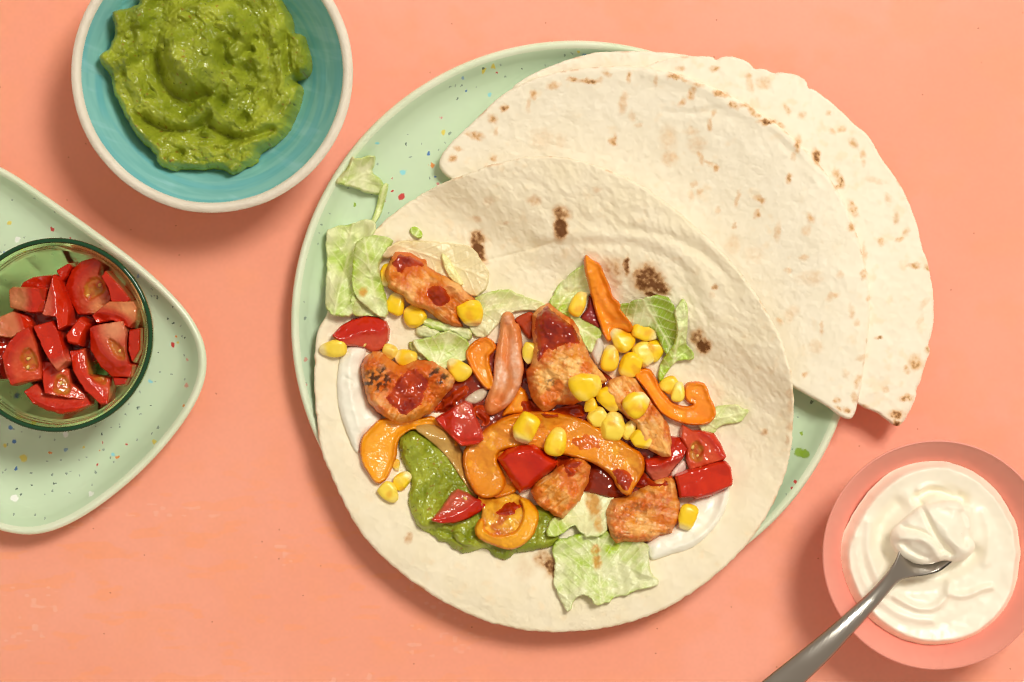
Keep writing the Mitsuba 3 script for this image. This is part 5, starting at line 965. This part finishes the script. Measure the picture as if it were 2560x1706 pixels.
pile('shaded tomato piece deep at the right side of the glass bowl', [(480, 420), (640, 400), (690, 520), (640, 640), (520, 620)], [], h=11, dark=0.8)
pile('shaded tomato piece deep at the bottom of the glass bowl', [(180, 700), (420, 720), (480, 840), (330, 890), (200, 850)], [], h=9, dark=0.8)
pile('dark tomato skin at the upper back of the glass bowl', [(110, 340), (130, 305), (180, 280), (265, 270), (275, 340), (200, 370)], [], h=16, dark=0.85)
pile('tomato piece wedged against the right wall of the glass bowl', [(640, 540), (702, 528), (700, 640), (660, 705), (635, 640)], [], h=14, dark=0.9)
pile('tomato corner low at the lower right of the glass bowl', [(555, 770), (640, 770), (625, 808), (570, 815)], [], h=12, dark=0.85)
pile('triangular tomato piece at the upper right of the glass bowl', [(505, 280), (530, 248), (600, 320), (655, 388), (640, 420), (555, 410), (540, 340)], [], h=17)
pile('small tomato tip at the very top of the pile', [(285, 248), (350, 212), (368, 230), (340, 280), (310, 315)], [], h=18)
pile('tomato block with pale cut face at the upper left of the pile', [(43, 345), (60, 328), (150, 330), (245, 335), (228, 455), (150, 458), (43, 432)], [(160, 320), (255, 330), (235, 462), (150, 462), (170, 400)], h=16, s_flesh=0.12, s_skin=0.3, flesh=(0.48, 0.106, 0.039), pale=(0.60, 0.224, 0.099), pale_at=(*I([[90, 390]])[0], 40))
pile('pale fleshed tomato piece at the left edge of the pile', [(-30, 500), (0, 470), (60, 445), (140, 468), (172, 520), (60, 582), (-20, 570)], [(90, 440), (145, 460), (182, 525), (130, 545), (110, 490)], h=15, s_flesh=0.2, flesh=(0.58, 0.158, 0.072), pale=(0.72, 0.290, 0.154))
pile('cream tipped tomato block at the right of the pile', [(455, 470), (545, 400), (670, 397), (688, 430), (683, 495), (645, 532), (560, 495), (480, 510)], [(450, 460), (520, 450), (600, 470), (640, 500), (640, 540), (560, 505), (470, 520)], h=17, s_skin=0.5, s_flesh=0.15, flesh=(0.50, 0.119, 0.039), pale=(0.64, 0.251, 0.099), pale_at=(*I([[640, 440]])[0], 40))
pile('upright narrow tomato wedge with bright edge near the top of the pile', [(268, 262), (300, 290), (330, 370), (352, 440), (350, 520), (300, 545), (290, 480), (218, 470), (240, 380), (258, 300)], [(262, 255), (310, 290), (340, 370), (360, 440), (355, 530), (300, 550), (292, 470), (290, 400), (270, 320)], h=19, s_skin=0.5, s_flesh=0.3, flesh=(0.48, 0.066, 0.033), pale=(0.66, 0.238, 0.132))
pile('curved tomato slice with seedy hollow at the lower left of the pile', [(22, 672), (60, 600), (100, 552), (165, 520), (192, 600), (212, 700), (212, 782), (130, 795), (62, 815), (38, 760)], [(15, 670), (60, 590), (100, 542), (165, 510), (170, 545), (110, 590), (65, 650), (50, 700), (55, 750), (75, 812), (55, 822), (30, 760)], pulp=[I([(120, 640), (170, 620), (200, 690), (195, 740), (140, 740), (115, 700)])], seeds=[(*I([[140, 680]])[0], 30), (*I([[138, 722]])[0], 80)], h=17, s_skin=0.5, s_flesh=0.1)
pile('rounded tomato end piece at the bottom of the pile', [(118, 840), (180, 798), (220, 838), (330, 868), (430, 858), (457, 905), (390, 937), (310, 952), (230, 932), (170, 900)], [(110, 845), (140, 850), (220, 905), (310, 925), (400, 915), (465, 900), (400, 945), (310, 962), (220, 940), (150, 900)], h=12, s_skin=0.7, s_flesh=0.25, flesh=(0.50, 0.033, 0.017))
pile('tomato slice with glassy seed gel at the bottom centre of the pile', [(212, 690), (262, 695), (345, 735), (355, 800), (432, 852), (420, 885), (330, 872), (230, 850), (215, 780)], [(205, 690), (255, 690), (265, 740), (250, 800), (250, 850), (225, 850), (210, 780)], pulp=[I([(280, 760), (330, 760), (360, 820), (340, 860), (270, 850)])], seeds=[(*I([[300, 800]])[0], 80)], h=12, s_skin=0.3, s_flesh=0.15)
pile('long tomato slice curving down the lower right of the pile', [(345, 640), (420, 628), (452, 760), (552, 772), (542, 905), (500, 905), (420, 832), (362, 742)], [(340, 640), (380, 632), (400, 720), (440, 790), (510, 850), (545, 910), (495, 910), (410, 832), (355, 742)], pulp=[I([(425, 660), (470, 690), (500, 760), (530, 775), (525, 820), (470, 790), (440, 740)])], h=15, s_skin=0.45, s_flesh=0.2)
pile('small dark tomato piece between the narrow strip and the large right slice', [(328, 562), (400, 473), (458, 512), (432, 555), (410, 622), (342, 606)], [], h=18, r=10)
pile('large tomato slice with cream coloured core at the right of the pile', [(448, 530), (470, 518), (550, 505), (622, 492), (638, 560), (632, 640), (650, 700), (667, 712), (657, 772), (560, 772), (498, 722), (448, 640)], [(440, 530), (470, 515), (480, 580), (500, 640), (560, 700), (640, 715), (675, 705), (660, 780), (555, 780), (490, 725), (440, 640)], pulp=[I([(540, 570), (600, 600), (632, 640), (635, 690), (590, 680), (555, 640)])], seeds=[(*I([[590, 640]])[0], 60)], h=19, s_skin=0.35, s_flesh=0.12, flesh=(0.48, 0.040, 0.016), pale=(0.70, 0.277, 0.138), pale_at=(*I([[575, 535]])[0], 55))
pile('large curved tomato slice with yellow seeds at the top of the pile', [(313, 320), (350, 242), (400, 202), (480, 180), (512, 215), (490, 272), (520, 292), (552, 380), (540, 422), (508, 462), (375, 467), (353, 430), (318, 370)], [(305, 320), (345, 235), (400, 195), (485, 172), (505, 195), (430, 235), (375, 290), (350, 350), (375, 430), (385, 470), (345, 430), (312, 370)], pulp=[I([(420, 300), (480, 275), (520, 300), (525, 350), (470, 385), (440, 400), (410, 370)])], seeds=[(*I([[490, 318]])[0], 50), (*I([[430, 372]])[0], 40)], h=19, s_skin=0.35, s_flesh=0.12, flesh=(0.47, 0.026, 0.009), pale=(0.70, 0.277, 0.105), pale_at=(*I([[490, 430]])[0], 45))
pile('rectangular red tomato strip lying across the centre of the pile', [(173, 520), (272, 493), (302, 540), (352, 690), (297, 742), (260, 692), (220, 622)], [(165, 515), (275, 485), (310, 540), (345, 650), (262, 690), (220, 625)], h=19, s_skin=0.12, s_flesh=0.6, pale=(0.70, 0.264, 0.143), flesh=(0.58, 0.132, 0.066))
print(len(scene), 'entries', sum(len(meshkit.WRITTEN[d['filename']][1]) for d in scene.values() if d.get('type') == 'ply'), 'triangles')
